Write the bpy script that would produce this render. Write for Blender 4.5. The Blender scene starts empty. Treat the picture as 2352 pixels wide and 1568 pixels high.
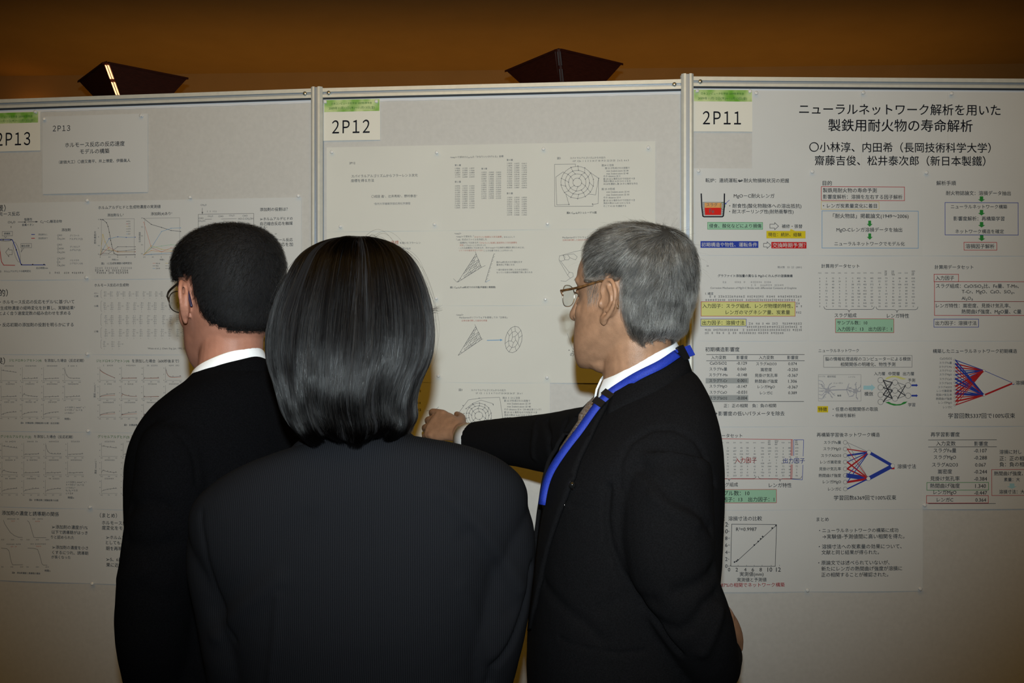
import bpy, bmesh, math, random
import numpy as np
from mathutils import Vector, Matrix, noise
from mathutils.bvhtree import BVHTree

SC = bpy.context.scene
COL = SC.collection
random.seed(5)
RNG = np.random.default_rng(11)

# ---------------------------------------------------------------- camera, lights, exposure
F, CX, CY, ZC = 2200.0, 1176.0, 784.0, 1.46      # focal length in pixels, image centre, eye height
cam_data = bpy.data.cameras.new('camera')
cam = bpy.data.objects.new('camera', cam_data)
COL.objects.link(cam)
cam.location = (0, 0, ZC)
cam.rotation_euler = (math.radians(90), 0, 0)
cam_data.sensor_width = 36.0
cam_data.lens = 36.0 * F / 2352.0
cam_data.clip_start = 0.05
SC.camera = cam

SC.view_settings.view_transform = 'Standard'
SC.view_settings.look = 'None'
SC.view_settings.gamma = 1.0
SC.view_settings.use_curve_mapping = False
SC.view_settings.exposure = 0.0

world = bpy.data.worlds.new('hall_ambience')
SC.world = world
world.use_nodes = True
world.node_tree.nodes['Background'].inputs['Color'].default_value = (1.0, 0.5, 0.1, 1)
world.node_tree.nodes['Background'].inputs['Strength'].default_value = 0.003


def add_light(name, kind, loc, aim, energy, color, **kw):
    d = bpy.data.lights.new(name, kind)
    d.energy = energy
    d.color = color
    for k, v in kw.items():
        setattr(d, k, v)
    o = bpy.data.objects.new(name, d)
    COL.objects.link(o)
    o.location = loc
    if aim is not None:
        o.rotation_euler = (Vector(aim) - Vector(loc)).to_track_quat('-Z', 'Y').to_euler()
    return o


# the flash on top of the camera
add_light('camera_flash', 'SPOT', (0.0, -0.03, ZC + 0.12), (-0.03, 2.65, ZC + 0.43), 192.0, (0.84, 0.955, 0.985),
          spot_size=math.radians(82), spot_blend=1.0, shadow_soft_size=0.016)
# the tungsten ceiling lighting of the hall, over the audience
add_light('hall_ceiling_light', 'AREA', (-0.2, 0.3, 3.05), (-0.1, 2.5, 1.5), 13.5, (1.0, 0.54, 0.055),
          shape='RECTANGLE', size=3.0, size_y=1.4, spread=math.radians(150))
# warm light thrown up the far wall, out of sight behind the boards
add_light('uplight_glow', 'AREA', (-0.1, 7.6, 1.9), (-0.1, 8.8, 3.7), 16.5, (1.0, 0.46, 0.07),
          shape='RECTANGLE', size=8.0, size_y=0.3, spread=math.radians(120))
add_light('corner_uplight', 'POINT', (-4.55, 8.95, 3.57), None, 0.7, (1.0, 0.36, 0.05), shadow_soft_size=0.05)

# ---------------------------------------------------------------- materials
MATS = {}


def mat(name, color, rough=0.7, spec=0.3, metal=0.0, **kw):
    if name in MATS:
        return MATS[name]
    m = bpy.data.materials.new(name)
    m.use_nodes = True
    b = m.node_tree.nodes['Principled BSDF']
    b.inputs['Base Color'].default_value = (*color, 1)
    b.inputs['Roughness'].default_value = rough
    b.inputs['Specular IOR Level'].default_value = spec
    b.inputs['Metallic'].default_value = metal
    for k, v in kw.items():
        b.inputs[k].default_value = v
    MATS[name] = m
    return m


def noisy(m, scale=20.0, amount=0.15, detail=6.0, bump=0.0, bump_scale=200.0, stretch=(1, 1, 1)):
    """Break up a material's base colour and surface with object-space noise."""
    nt = m.node_tree
    b = nt.nodes['Principled BSDF']
    tc = nt.nodes.new('ShaderNodeTexCoord')
    mp = nt.nodes.new('ShaderNodeMapping')
    mp.inputs['Scale'].default_value = stretch
    nt.links.new(tc.outputs['Object'], mp.inputs['Vector'])
    n = nt.nodes.new('ShaderNodeTexNoise')
    n.inputs['Scale'].default_value = scale
    n.inputs['Detail'].default_value = detail
    nt.links.new(mp.outputs['Vector'], n.inputs['Vector'])
    c = np.array(b.inputs['Base Color'].default_value[:3])
    r = nt.nodes.new('ShaderNodeValToRGB')
    r.color_ramp.elements[0].position = 0.3
    r.color_ramp.elements[1].position = 0.7
    r.color_ramp.elements[0].color = (*np.clip(c * (1 - amount), 0, 1), 1)
    r.color_ramp.elements[1].color = (*np.clip(c * (1 + amount), 0, 1), 1)
    nt.links.new(n.outputs['Fac'], r.inputs['Fac'])
    nt.links.new(r.outputs['Color'], b.inputs['Base Color'])
    if bump:
        n2 = nt.nodes.new('ShaderNodeTexNoise')
        n2.inputs['Scale'].default_value = bump_scale
        n2.inputs['Detail'].default_value = 3
        nt.links.new(tc.outputs['Object'], n2.inputs['Vector'])
        bp = nt.nodes.new('ShaderNodeBump')
        bp.inputs['Strength'].default_value = bump
        bp.inputs['Distance'].default_value = 0.002
        nt.links.new(n2.outputs['Fac'], bp.inputs['Height'])
        nt.links.new(bp.outputs['Normal'], b.inputs['Normal'])
    return m


PAPER = noisy(mat('paper', (0.595, 0.60, 0.60), 0.75, 0.25), 6, 0.02)
PAPER_WARM = noisy(mat('paper_cream', (0.63, 0.625, 0.585), 0.75, 0.25), 6, 0.02)
CARD = mat('card_white', (0.72, 0.70, 0.63), 0.6, 0.3)
PANEL = noisy(mat('panel_laminate', (0.54, 0.53, 0.515), 0.6, 0.3), 90, 0.035, bump=0.08, bump_scale=900)
STRIP = mat('panel_strip', (0.66, 0.67, 0.70), 0.6)
ALU = noisy(mat('aluminium', (0.66, 0.655, 0.60), 0.42, 0.5, 0.25), 60, 0.05)
GROOVE = mat('groove_grey', (0.33, 0.37, 0.43), 0.4, 0.5, 0.5)
GAP = mat('dark_gap', (0.03, 0.035, 0.045), 0.6)
STEEL = mat('steel_screw', (0.6, 0.6, 0.55), 0.25, 0.5, 0.9)
INK = mat('black_ink', (0.035, 0.036, 0.045), 0.8, 0.1)
INKD = mat('title_ink', (0.012, 0.013, 0.02), 0.8, 0.1)
INKG = mat('grey_ink', (0.17, 0.17, 0.18), 0.8, 0.1)
INKL = mat('light_grey_ink', (0.30, 0.30, 0.31), 0.8, 0.1)
RED = mat('red_ink', (0.42, 0.02, 0.025), 0.8, 0.1)
REDL = mat('pale_red_ink', (0.55, 0.22, 0.16), 0.8, 0.1)
BLUE = mat('blue_ink', (0.025, 0.05, 0.34), 0.8, 0.1)
BLUEL = mat('sky_ink', (0.16, 0.33, 0.55), 0.8, 0.1)
BLUEP = mat('pale_blue_ink', (0.33, 0.55, 0.62), 0.8, 0.1)
GREEN = mat('green_ink', (0.03, 0.24, 0.05), 0.8, 0.1)
GREENT = mat('green_text_ink', (0.09, 0.22, 0.06), 0.8, 0.1)
MINT = mat('mint_ink', (0.30, 0.52, 0.38), 0.8, 0.1)
YELLOW = mat('yellow_ink', (0.62, 0.50, 0.02), 0.8, 0.1)
LIME = mat('pale_yellow_ink', (0.60, 0.60, 0.24), 0.8, 0.1)
GOLD = mat('gold_ink', (0.55, 0.43, 0.12), 0.8, 0.1)
ORANGE = mat('orange_ink', (0.65, 0.33, 0.12), 0.8, 0.1)
GREYF = mat('grey_fill_ink', (0.32, 0.34, 0.35), 0.8, 0.1)
WHITEI = mat('white_ink', (0.66, 0.66, 0.66), 0.8, 0.1)
BANNER = mat('green_banner_ink', (0.22, 0.44, 0.05), 0.5, 0.3)


def banner_nodes():
    nt = BANNER.node_tree
    b = nt.nodes['Principled BSDF']
    tc = nt.nodes.new('ShaderNodeTexCoord')
    n = nt.nodes.new('ShaderNodeTexNoise')
    n.inputs['Scale'].default_value = 22
    nt.links.new(tc.outputs['Object'], n.inputs['Vector'])
    r = nt.nodes.new('ShaderNodeValToRGB')
    for p, c in ((0.36, (0.13, 0.36, 0.03)), (0.64, (0.52, 0.62, 0.30))):
        e = r.color_ramp.elements[0] if p < 0.5 else r.color_ramp.elements[1]
        e.position = p
        e.color = (*c, 1)
    nt.links.new(n.outputs['Fac'], r.inputs['Fac'])
    nt.links.new(r.outputs['Color'], b.inputs['Base Color'])


banner_nodes()

# ---------------------------------------------------------------- object helpers


def tag(o, label=None, cat=None, group=None, kind=None):
    for k, v in (('label', label), ('category', cat), ('group', group), ('kind', kind)):
        if v:
            o[k] = v
    return o


def mesh_obj(name, verts, faces, mats, parent=None, smooth=False, idx=None):
    me = bpy.data.meshes.new(name)
    me.from_pydata([tuple(v) for v in verts], [], faces)
    for m in (mats if isinstance(mats, (list, tuple)) else [mats]):
        me.materials.append(m)
    if idx is not None:
        me.polygons.foreach_set('material_index', np.asarray(idx, dtype=np.int32))
    if smooth:
        me.polygons.foreach_set('use_smooth', [True] * len(me.polygons))
    me.update()
    o = bpy.data.objects.new(name, me)
    COL.objects.link(o)
    if parent is not None:
        o.parent = parent
        o.matrix_parent_inverse = parent.matrix_world.inverted() if False else Matrix.Identity(4)
    return o


def empty(name, loc=(0, 0, 0)):
    o = bpy.data.objects.new(name, None)
    o.empty_display_size = 0.1
    COL.objects.link(o)
    o.location = loc
    return o


def attach(o, parent):
    """Parent o, built in world coordinates, to an empty standing at its own location."""
    o.parent = parent
    o.matrix_parent_inverse = Matrix.Translation(-Vector(parent.location))
    return o


class MB:
    """Collects shapes into one mesh with several materials."""

    def __init__(s):
        s.v, s.f, s.m, s.mats = [], [], [], []

    def mi(s, m):
        if m not in s.mats:
            s.mats.append(m)
        return s.mats.index(m)

    def add(s, verts, faces, m):
        b = len(s.v)
        s.v.extend([tuple(v) for v in verts])
        k = s.mi(m)
        for f in faces:
            s.f.append([b + i for i in f])
            s.m.append(k)

    def box(s, lo, hi, m, fr=None):
        x0, y0, z0 = lo
        x1, y1, z1 = hi
        vs = [(x0, y0, z0), (x1, y0, z0), (x1, y1, z0), (x0, y1, z0), (x0, y0, z1), (x1, y0, z1), (x1, y1, z1), (x0, y1, z1)]
        if fr:
            vs = [fr(*v) for v in vs]
        s.add(vs, [(3, 2, 1, 0), (4, 5, 6, 7), (0, 1, 5, 4), (1, 2, 6, 5), (2, 3, 7, 6), (3, 0, 4, 7)], m)

    def build(s, name, parent=None, smooth=False):
        o = mesh_obj(name, s.v, s.f, s.mats, None, smooth, s.m)
        if parent is not None:
            attach(o, parent)
        return o


# ---------------------------------------------------------------- the room
def slab(name, lo, hi, m):
    b = MB()
    b.box(lo, hi, m)
    return tag(b.build(name), kind='structure')


WALLM = noisy(mat('wall_plaster', (0.42, 0.29, 0.13), 0.9, 0.1), 3, 0.04)
CEILM = noisy(mat('ceiling_plaster', (0.38, 0.27, 0.12), 0.9, 0.1), 3, 0.04)
FLOORM = noisy(mat('hall_carpet', (0.10, 0.06, 0.045), 0.95, 0.05), 60, 0.3, bump=0.4)
CEIL_Z = ZC + 2.52
RX, RF, RB = 9.0, -3.5, 9.6
slab('floor', (-RX, RF, -0.1), (RX, RB, 0), FLOORM)
slab('ceiling', (-RX, RF, CEIL_Z), (RX, RB, CEIL_Z + 0.1), CEILM)
bw = MB()   # far wall, slightly skewed to the camera
bw.add([(-RX, 9.28, 0), (RX, 8.50, 0), (RX, RB, 0), (-RX, RB, 0), (-RX, 9.28, CEIL_Z), (RX, 8.50, CEIL_Z), (RX, RB, CEIL_Z), (-RX, RB, CEIL_Z)],
       [(3, 2, 1, 0), (4, 5, 6, 7), (0, 1, 5, 4), (1, 2, 6, 5), (2, 3, 7, 6), (3, 0, 4, 7)], WALLM)
tag(bw.build('wall_back'), kind='structure')
slab('wall_left', (-RX - .1, RF, 0), (-RX, RB, CEIL_Z), WALLM)
slab('wall_right', (RX, RF, 0), (RX + .1, RB, CEIL_Z), WALLM)
slab('wall_front', (-RX, RF - .1, 0), (RX, RF, CEIL_Z), WALLM)

# ---------------------------------------------------------------- display boards


class Panel:
    """A board plane: u runs along it, v is height over the eye, o stands off towards the viewer."""

    def __init__(s, p0, p1):
        s.p0, s.p1 = np.array(p0), np.array(p1)
        d = s.p1 - s.p0
        s.len = float(np.hypot(*d))
        s.t = d / s.len
        s.n = np.array([s.t[1], -s.t[0]])

    def uv(s, px, py):
        d = np.array([(px - CX) / F, 1.0])
        k = (s.p0 @ s.n) / (d @ s.n)
        p = d * k
        return float((p - s.p0) @ s.t), float(-(py - CY) / F * k)

    def xyz(s, u, v, o=0.0):
        p = s.p0 + s.t * u + s.n * o
        return (float(p[0]), float(p[1]), ZC + v)

    def scale(s, px, py):
        d = np.array([(px - CX) / F, 1.0])
        return F / ((s.p0 @ s.n) / (d @ s.n))


def along(p0, d, length):
    d = np.array(d) / np.hypot(*d)
    return tuple(np.array(p0) + d * length)


P_L, P_R = (-0.545, 2.695), (0.474, 2.600)
PL = Panel(along(P_L, (-0.961, 0.123), 1.062), P_L)
PM = Panel(P_L, P_R)
PR = Panel(P_R, along(P_R, (0.928, 0.023), 1.023))
TOPS = {id(PL): 0.709, id(PM): 0.709, id(PR): 0.716}
POST_R = 0.017


def build_board(p, label):
    top = TOPS[id(p)]
    a, b = 0.016, p.len - 0.016
    mid = p.xyz(p.len / 2, 0)
    root = empty('display_board', (mid[0], mid[1], 0))
    tag(root, label, 'display board', 'poster display boards')
    fr = lambda u, v, o: p.xyz(u, v, o)
    m = MB()
    m.box((a, 0.35 - ZC, -0.012), (b, top - 0.028, 0.0), PANEL, lambda u, v, o: fr(u, v, o))
    m.build('infill_panel', root)
    for nm, vt, vb in (('top_rail', top, top - 0.029), ('bottom_rail', 0.36 - ZC, 0.32 - ZC)):
        m = MB()
        h = vt - vb
        m.box((a, vb + 0.003, -0.02), (b, vt, 0.004), ALU, fr)
        m.box((a, vt - h * 0.36, 0.004), (b, vt, 0.012), ALU, fr)
        m.box((a, vb + 0.003, 0.004), (b, vb + h * 0.38, 0.012), ALU, fr)
        m.box((a, vb + h * 0.38, 0.004), (b, vt - h * 0.36, 0.0055), GROOVE, fr)
        m.box((a, vb + h * 0.50, 0.0055), (b, vb + h * 0.53, 0.007), ALU, fr)
        m.box((a, vb, -0.01), (b, vb + 0.003, 0.008), GAP, fr)  # the dark of the gap under the rail, coloured in as a strip
        m.build(nm, root)
    m = MB()
    n = 60
    us = np.linspace(a, b, n)
    lo = top - 0.0370 - 0.0015 * RNG.random(n)
    vs = [fr(u, top - 0.0295, 0.0012) for u in us] + [fr(u, l, 0.0012) for u, l in zip(us, lo)]
    vs += [fr(u, top - 0.0295, 0.0002) for u in us] + [fr(u, l, 0.0002) for u, l in zip(us, lo)]
    fs = []
    for i in range(n - 1):
        fs += [(i, n + i, n + i + 1, i + 1), (n + i, 3 * n + i, 3 * n + i + 1, n + i + 1)]
    m.add(vs, fs, STRIP)
    m.build('edge_strip', root)
    for u in (a + 0.018, b - 0.018):
        m = MB()
        vs, fs = [], []
        for o_, r_ in ((0.004, 0.0040), (0.011, 0.0040), (0.012, 0.006), (0.016, 0.006), (0.0185, 0.0035)):
            vs += [fr(u + r_ * math.cos(t), top - 0.0145 + r_ * math.sin(t), o_) for t in np.linspace(0, 2 * math.pi, 12, endpoint=False)]
        for k in range(4):
            fs += [(k * 12 + i, k * 12 + (i + 1) % 12, k * 12 + 12 + (i + 1) % 12, k * 12 + 12 + i) for i in range(12)]
        fs.append(tuple(range(48, 60)))
        m.add(vs, fs, STEEL)
        m.build('lock_screw', root, True)
    return root


def build_post(xy, direction, top, label):
    """Extruded aluminium post: octagonal with a groove down each face."""
    t = np.array(direction) / np.hypot(*direction)
    n = np.array([t[1], -t[0]])
    root = empty('support_post', (xy[0], xy[1], 0))
    tag(root, label, 'post', 'posts between the boards')
    prof, mats_ = [], []
    r, c, g, d = 0.0165, 0.0060, 0.0045, 0.006
    side = [(-(r - c), r), (-g, r), (-g, r - d), (g, r - d), (g, r), (r - c, r)]
    for k in range(4):
        ca, sa = math.cos(-k * math.pi / 2), math.sin(-k * math.pi / 2)
        prof += [(x * ca - y * sa, x * sa + y * ca) for x, y in side]
    nn = len(prof)
    cen = np.array(xy) - n * 0.004
    vs = []
    for z in (0.03, ZC + top):
        vs += [tuple(cen + t * x + n * y) + (z,) for x, y in prof]
    m = MB()
    fs_a, fs_g = [], []
    for i in range(nn):
        j = (i + 1) % nn
        (fs_g if i % 6 in (1, 2, 3) else fs_a).append((i, nn + i, nn + j, j))
    m.add(vs, fs_a + [tuple(range(nn, 2 * nn))], ALU)
    m.add(vs, fs_g, GROOVE)
    attach(m.build('upright', None), root)
    m = MB()
    vs, fs = [], []
    for z, r_ in ((0.0, 0.032), (0.012, 0.032), (0.016, 0.030), (0.03, 0.024), (0.05, 0.022)):
        vs += [(cen[0] + r_ * math.cos(q), cen[1] + r_ * math.sin(q), z) for q in np.linspace(0, 2 * math.pi, 24, endpoint=False)]
    for k in range(4):
        fs += [(k * 24 + i, k * 24 + (i + 1) % 24, k * 24 + 24 + (i + 1) % 24, k * 24 + 24 + i) for i in range(24)]
    m.add(vs, fs, ALU)
    m.build('base_plate', root, True)
    return root


build_board(PL, 'grey display board carrying the 2P13 sheets')
build_board(PM, 'grey display board carrying the 2P12 sheets')
build_board(PR, 'grey display board carrying the 2P11 sheets')
build_post(P_L, (-1, 0.11), 0.712, 'grooved aluminium post between the 2P13 board and the 2P12 board')
build_post(P_R, (-1, 0.03), 0.722, 'grooved aluminium post between the 2P12 board and the 2P11 board')
build_post(tuple(PL.p0), (-1, 0.12), 0.712, 'aluminium post at the outer end of the 2P13 board')
build_post(tuple(PR.p1), (-1, 0.0), 0.722, 'aluminium post at the outer end of the 2P11 board')
# ---------------------------------------------------------------- printed sheets pinned to the boards
SHEETS = []
LAY = {'fill': 0.00018, 'line': 0.00030, 'text': 0.00042}


class Sheet:
    def __init__(s, panel, name, label, x0, x1, ytop, ybot, paper, cat='paper sheet', group=None, o=0.002, bow=0.003, yref=None, grid=None):
        s.p, s.name, s.label, s.cat, s.group, s.paper = panel, name, label, cat, group, paper
        ym, xm = (ytop + ybot) / 2, (x0 + x1) / 2
        if grid is not None:
            s.u0, s.u1, s.v1, s.v0 = grid
        else:
            s.u0, s.u1 = panel.uv(x0, ym)[0], panel.uv(x1, ym)[0]
            s.v1, s.v0 = panel.uv(xm, ytop)[1], panel.uv(xm, ybot)[1]
        s.o, s.bow = o, bow
        s.ph = RNG.random() * 0.6 - 0.3
        s.cmds = []
        s.part = 'printed_text'
        SHEETS.append(s)

    def off(s, u, v):
        a = np.clip((u - s.u0) / (s.u1 - s.u0), 0, 1)
        t = np.clip((v - s.v0) / (s.v1 - s.v0), 0, 1)
        return s.o + s.bow * np.sin(np.pi * a) * ((1 - t) ** 3 * (1 + s.ph) + 0.35 * t ** 4) + s.bow * 0.25 * np.sin(np.pi * t)

    def pt(s, u, v, extra):
        u, v = np.asarray(u, float), np.asarray(v, float)
        o = s.off(u, v) + extra
        return np.stack([s.p.p0[0] + s.p.t[0] * u + s.p.n[0] * o, s.p.p0[1] + s.p.t[1] * u + s.p.n[1] * o, ZC + v], -1)

    # ---- drawing in photo pixels
    def T(s, text, x0, x1, y, ink=None, h=None, rot=0, bold=0.0):
        s.cmds.append((s.part, 'T', ink or INK, (text, x0, x1, y, h, rot, bold)))
        return s

    def poly(s, pts, ink, lay='fill'):
        s.cmds.append((s.part, 'P', ink, (pts, lay)))

    def fill(s, x0, x1, y0, y1, ink):
        s.cmds.append((s.part, 'R', ink, (x0, x1, y0, y1, 0)))

    def rect(s, x0, x1, y0, y1, ink, w=1.2):
        s.cmds.append((s.part, 'R', ink, (x0, x1, y0, y1, w)))

    def line(s, pts, ink=None, w=1.0, closed=False):
        s.cmds.append((s.part, 'L', ink or INKG, (pts, w, closed)))

    def hline(s, x0, x1, y, ink=None, w=1.2):
        s.cmds.append((s.part, 'R', ink or INK, (x0, x1, y - w / 2, y + w / 2, 0)))

    def dot(s, x, y, r, ink=None):
        s.poly([(x + r * math.cos(q), y + r * math.sin(q)) for q in np.linspace(0, 2 * math.pi, 8, endpoint=False)], ink or INK, 'text')

    def circle(s, x, y, rx, ink=None, w=1.0, ry=None, tilt=0.0, n=24):
        ry = ry or rx
        c, k = math.cos(tilt), math.sin(tilt)
        s.line([(x + rx * math.cos(q) * c - ry * math.sin(q) * k, y + rx * math.cos(q) * k + ry * math.sin(q) * c)
                for q in np.linspace(0, 2 * math.pi, n, endpoint=False)], ink, w, True)

    def micro(s, x0, x1, y, h, ink=None, fillr=0.75):
        """A line of print too small to read: little upright and level strokes."""
        r = random.Random(int(x0 * 31 + y * 17))
        x = x0
        ink = ink or INKG
        while x < x1 - h * 0.4:
            w = h * r.uniform(0.55, 0.9)
            if r.random() < fillr:
                t = h * 0.17
                s.hline(x, min(x + w, x1), y - h * r.uniform(0.1, 0.42), ink, t)
                s.hline(x, min(x + w, x1), y + h * r.uniform(0.05, 0.42), ink, t)
                xx = x + w * r.uniform(0.2, 0.7)
                s.cmds.append((s.part, 'R', ink, (xx, xx + t * 1.2, y - h * 0.45, y + h * 0.45, 0)))
            x += w + h * 0.22

    def arrow_down(s, x0, x1, y0, y1, ink):
        m, w = (x0 + x1) / 2, (x1 - x0)
        n = y0 + (y1 - y0) * 0.55
        s.poly([(m - w * .24, y0), (m + w * .24, y0), (m + w * .24, n), (x1, n), (m, y1), (x0, n), (m - w * .24, n)], ink)

    def arrow_right(s, x0, x1, y0, y1, ink, outline=0):
        m, h = (y0 + y1) / 2, y1 - y0
        n = x1 - h * 0.55
        pts = [(x0, m - h * .27), (n, m - h * .27), (n, y0), (x1, m), (n, y1), (n, m + h * .27), (x0, m + h * .27)]
        if outline:
            s.line(pts, ink, outline, True)
        else:
            s.poly(pts, ink)

    # ---- geometry
    def build(s):
        nx, ny = 14, 10
        us, vs_ = np.linspace(s.u0, s.u1, nx), np.linspace(s.v0, s.v1, ny)
        U, V = np.meshgrid(us, vs_)
        U, V = U.ravel(), V.ravel()
        front, back = s.pt(U, V, 0), s.pt(U, V, -0.0003)
        n = nx * ny
        vs = np.vstack([front, back])
        fs = []
        for j in range(ny - 1):
            for i in range(nx - 1):
                a = j * nx + i
                q = (a, a + 1, a + nx + 1, a + nx)
                fs += [q, tuple(n + k for k in reversed(q))]
        rim = list(range(nx)) + [j * nx + nx - 1 for j in range(1, ny)] + [(ny - 1) * nx + i for i in range(nx - 2, -1, -1)] + [j * nx for j in range(ny - 2, 0, -1)]
        for i, a in enumerate(rim):
            b = rim[(i + 1) % len(rim)]
            fs.append((b, a, n + a, n + b))
        root = mesh_obj(s.name, vs, fs, s.paper, smooth=False)
        tag(root, s.label, s.cat, s.group)
        parts = {}
        for part, kind, ink, a in s.cmds:
            mb = MB()
            getattr(s, '_' + kind)(mb, ink, *a)
            if mb.v:
                v = np.array(mb.v)
                parts.setdefault(part, []).append((mb, v.min(0), v.max(0)))
        for nm, items in parts.items():                 # print that stands apart becomes a part of its own
            todo = list(range(len(items)))
            while todo:
                grp = [todo.pop(0)]
                for i in grp:
                    for j in todo[:]:
                        gap = np.maximum(0, np.maximum(items[i][1] - items[j][2], items[j][1] - items[i][2]))
                        if np.linalg.norm(gap) < 0.014:
                            grp.append(j)
                            todo.remove(j)
                mb = MB()
                for i in sorted(grp):
                    m = items[i][0]
                    for k in range(len(m.mats)):
                        sel = [f for f, q in zip(m.f, m.m) if q == k]
                        if sel:
                            if k == 0:
                                base = len(mb.v)
                                mb.v.extend(m.v)
                            mi = mb.mi(m.mats[k])
                            mb.f.extend([[base + t for t in f] for f in sel])
                            mb.m.extend([mi] * len(sel))
                o = mb.build(nm)
                o.parent = root
        return root

    def _T(s, mb, ink, text, x0, x1, y, h, rot, bold):
        vs, fs = GLYPHS[(text, bold)]
        if len(vs) == 0:
            return
        lo, hi = vs.min(0), vs.max(0)
        w = hi[0] - lo[0]
        k = (x1 - x0) / w
        kh = k if h is None else h / max(hi[1] - lo[1], 1e-6)
        X = (vs[:, 0] - (lo[0] + hi[0]) / 2) * k
        Y = (vs[:, 1] - (lo[1] + hi[1]) / 2) * kh
        if rot:
            X, Y = -Y, X
        cx = (x0 + x1) / 2
        sc = s.p.scale(cx, y)
        u0, v0 = s.p.uv(cx, y)
        pts = s.pt(u0 + X / sc, v0 + Y / sc, LAY['text'])
        mb.add(pts, fs, ink)

    def _R(s, mb, ink, x0, x1, y0, y1, w):
        cx, cy = (x0 + x1) / 2, (y0 + y1) / 2
        sc = s.p.scale(cx, cy)
        u, v = s.p.uv(cx, cy)
        hu, hv = (x1 - x0) / 2 / sc, (y1 - y0) / 2 / sc

        def strip(ua, va, ub, vb, lay):
            if abs(ub - ua) >= abs(vb - va):
                n = max(2, int(abs(ub - ua) / 0.02) + 1)
                q = np.linspace(0, 1, n)
                pts = np.vstack([s.pt(ua + (ub - ua) * q, np.full(n, va), LAY[lay]), s.pt(ua + (ub - ua) * q, np.full(n, vb), LAY[lay])])
            else:
                n = max(2, int(abs(vb - va) / 0.02) + 1)
                q = np.linspace(0, 1, n)
                pts = np.vstack([s.pt(np.full(n, ub), va + (vb - va) * q, LAY[lay]), s.pt(np.full(n, ua), va + (vb - va) * q, LAY[lay])])
            mb.add(pts, [(i, i + 1, n + i + 1, n + i) for i in range(n - 1)], ink)
        if not w:
            strip(u - hu, v - hv, u + hu, v + hv, 'fill' if hv * sc > 2 and hu * sc > 2 else 'line')
        else:
            k = w / 2 / sc
            strip(u - hu - k, v + hv - k, u + hu + k, v + hv + k, 'line')
            strip(u - hu - k, v - hv - k, u + hu + k, v - hv + k, 'line')
            strip(u - hu - k, v - hv, u - hu + k, v + hv, 'line')
            strip(u + hu - k, v - hv, u + hu + k, v + hv, 'line')

    def _P(s, mb, ink, pts, lay):
        uv = np.array([s.p.uv(*q) for q in pts])
        c = uv.mean(0)
        uv2 = np.vstack([uv, c])
        ar = 0
        for i in range(len(uv)):
            a, b = uv[i], uv[(i + 1) % len(uv)]
            ar += a[0] * b[1] - a[1] * b[0]
        order = list(range(len(uv)))
        if ar < 0:
            order.reverse()
        mb.add(s.pt(uv[:, 0], uv[:, 1], LAY[lay]), [tuple(order)], ink)

    def _L(s, mb, ink, pts, w, closed):
        pts = [np.array(q, float) for q in pts]
        if closed:
            pts = pts + [pts[0]]
        for a, b in zip(pts[:-1], pts[1:]):
            d = b - a
            L = np.hypot(*d)
            if L < 1e-6:
                continue
            d = d / L
            nrm = np.array([-d[1], d[0]]) * w / 2
            e = d * w * 0.25
            n = max(2, int(L / 18) + 1)
            q = np.linspace(0, 1, n)[:, None]
            A = (a - e) + (b - a + 2 * e) * q
            ua = np.array([s.p.uv(*t) for t in A + nrm])
            ub = np.array([s.p.uv(*t) for t in A - nrm])
            vs = np.vstack([s.pt(ua[:, 0], ua[:, 1], LAY['line']), s.pt(ub[:, 0], ub[:, 1], LAY['line'])])
            mb.add(vs, [(i, i + 1, n + i + 1, n + i) for i in range(n - 1)], ink)


GLYPHS = {}


def bake_glyphs():
    """Turn every string used on the sheets into a flat mesh once."""
    need = []
    for s in SHEETS:
        for c in s.cmds:
            if c[1] == 'T':
                k = (c[3][0], c[3][6])
                if k not in GLYPHS:
                    GLYPHS[k] = None
                    need.append((k, c[3]))
    obs = []
    for k, a in need:
        cu = bpy.data.curves.new('glyph_source', 'FONT')
        cu.body = k[0]
        cu.size = 1.0
        if k[0][0] == '２':
            cu.space_character = 0.60
        big = (a[2] - a[1]) / max(len(k[0]), 1) > 14
        cu.resolution_u = 4 if big else 2
        o = bpy.data.objects.new('glyph_source', cu)
        COL.objects.link(o)
        obs.append((k, o, cu))
    dg = bpy.context.evaluated_depsgraph_get()
    dg.update()
    for k, o, cu in obs:
        me = o.evaluated_get(dg).to_mesh()
        v = np.zeros(len(me.vertices) * 3)
        me.vertices.foreach_get('co', v)
        v = v.reshape(-1, 3)[:, :2].copy()
        f = [tuple(p.vertices) for p in me.polygons]
        n, e = len(v), 0.009 + k[1]                       # a second, slightly shifted impression thickens the strokes
        GLYPHS[k] = (np.vstack([v + (e, e * .8), v - (e, e * .8)]), f + [tuple(n + i for i in q) for q in f])
        o.evaluated_get(dg).to_mesh_clear()
    for k, o, cu in obs:
        bpy.data.objects.remove(o)
        bpy.data.curves.remove(cu)


# ---- numbered cards with the green meeting banner
def number_card(p, num, x0, x1, y0, yb, y1, tx0, tx1, ty, b1, b2, lab):
    s = Sheet(p, 'number_card', lab, x0, x1, y0, y1, CARD, 'number card', 'numbered cards on the boards', 0.0045, 0.0012)
    s.part = 'green_banner'
    s.fill(x0 + 0.5, x1 - 0.5, y0 + 0.5, yb, BANNER)
    s.part = 'banner_text'
    s.T('日本コンピュータ化学会 2009秋季年会', b1[0], b1[1], b1[2], GREENT)
    s.T('2009年11月12日(木)～11月13日(金)', b2[0], b2[1], b2[2], GREENT)
    s.part = 'card_number'
    s.T(num, tx0, tx1, ty, INKD, 30.5)
    return s


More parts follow.
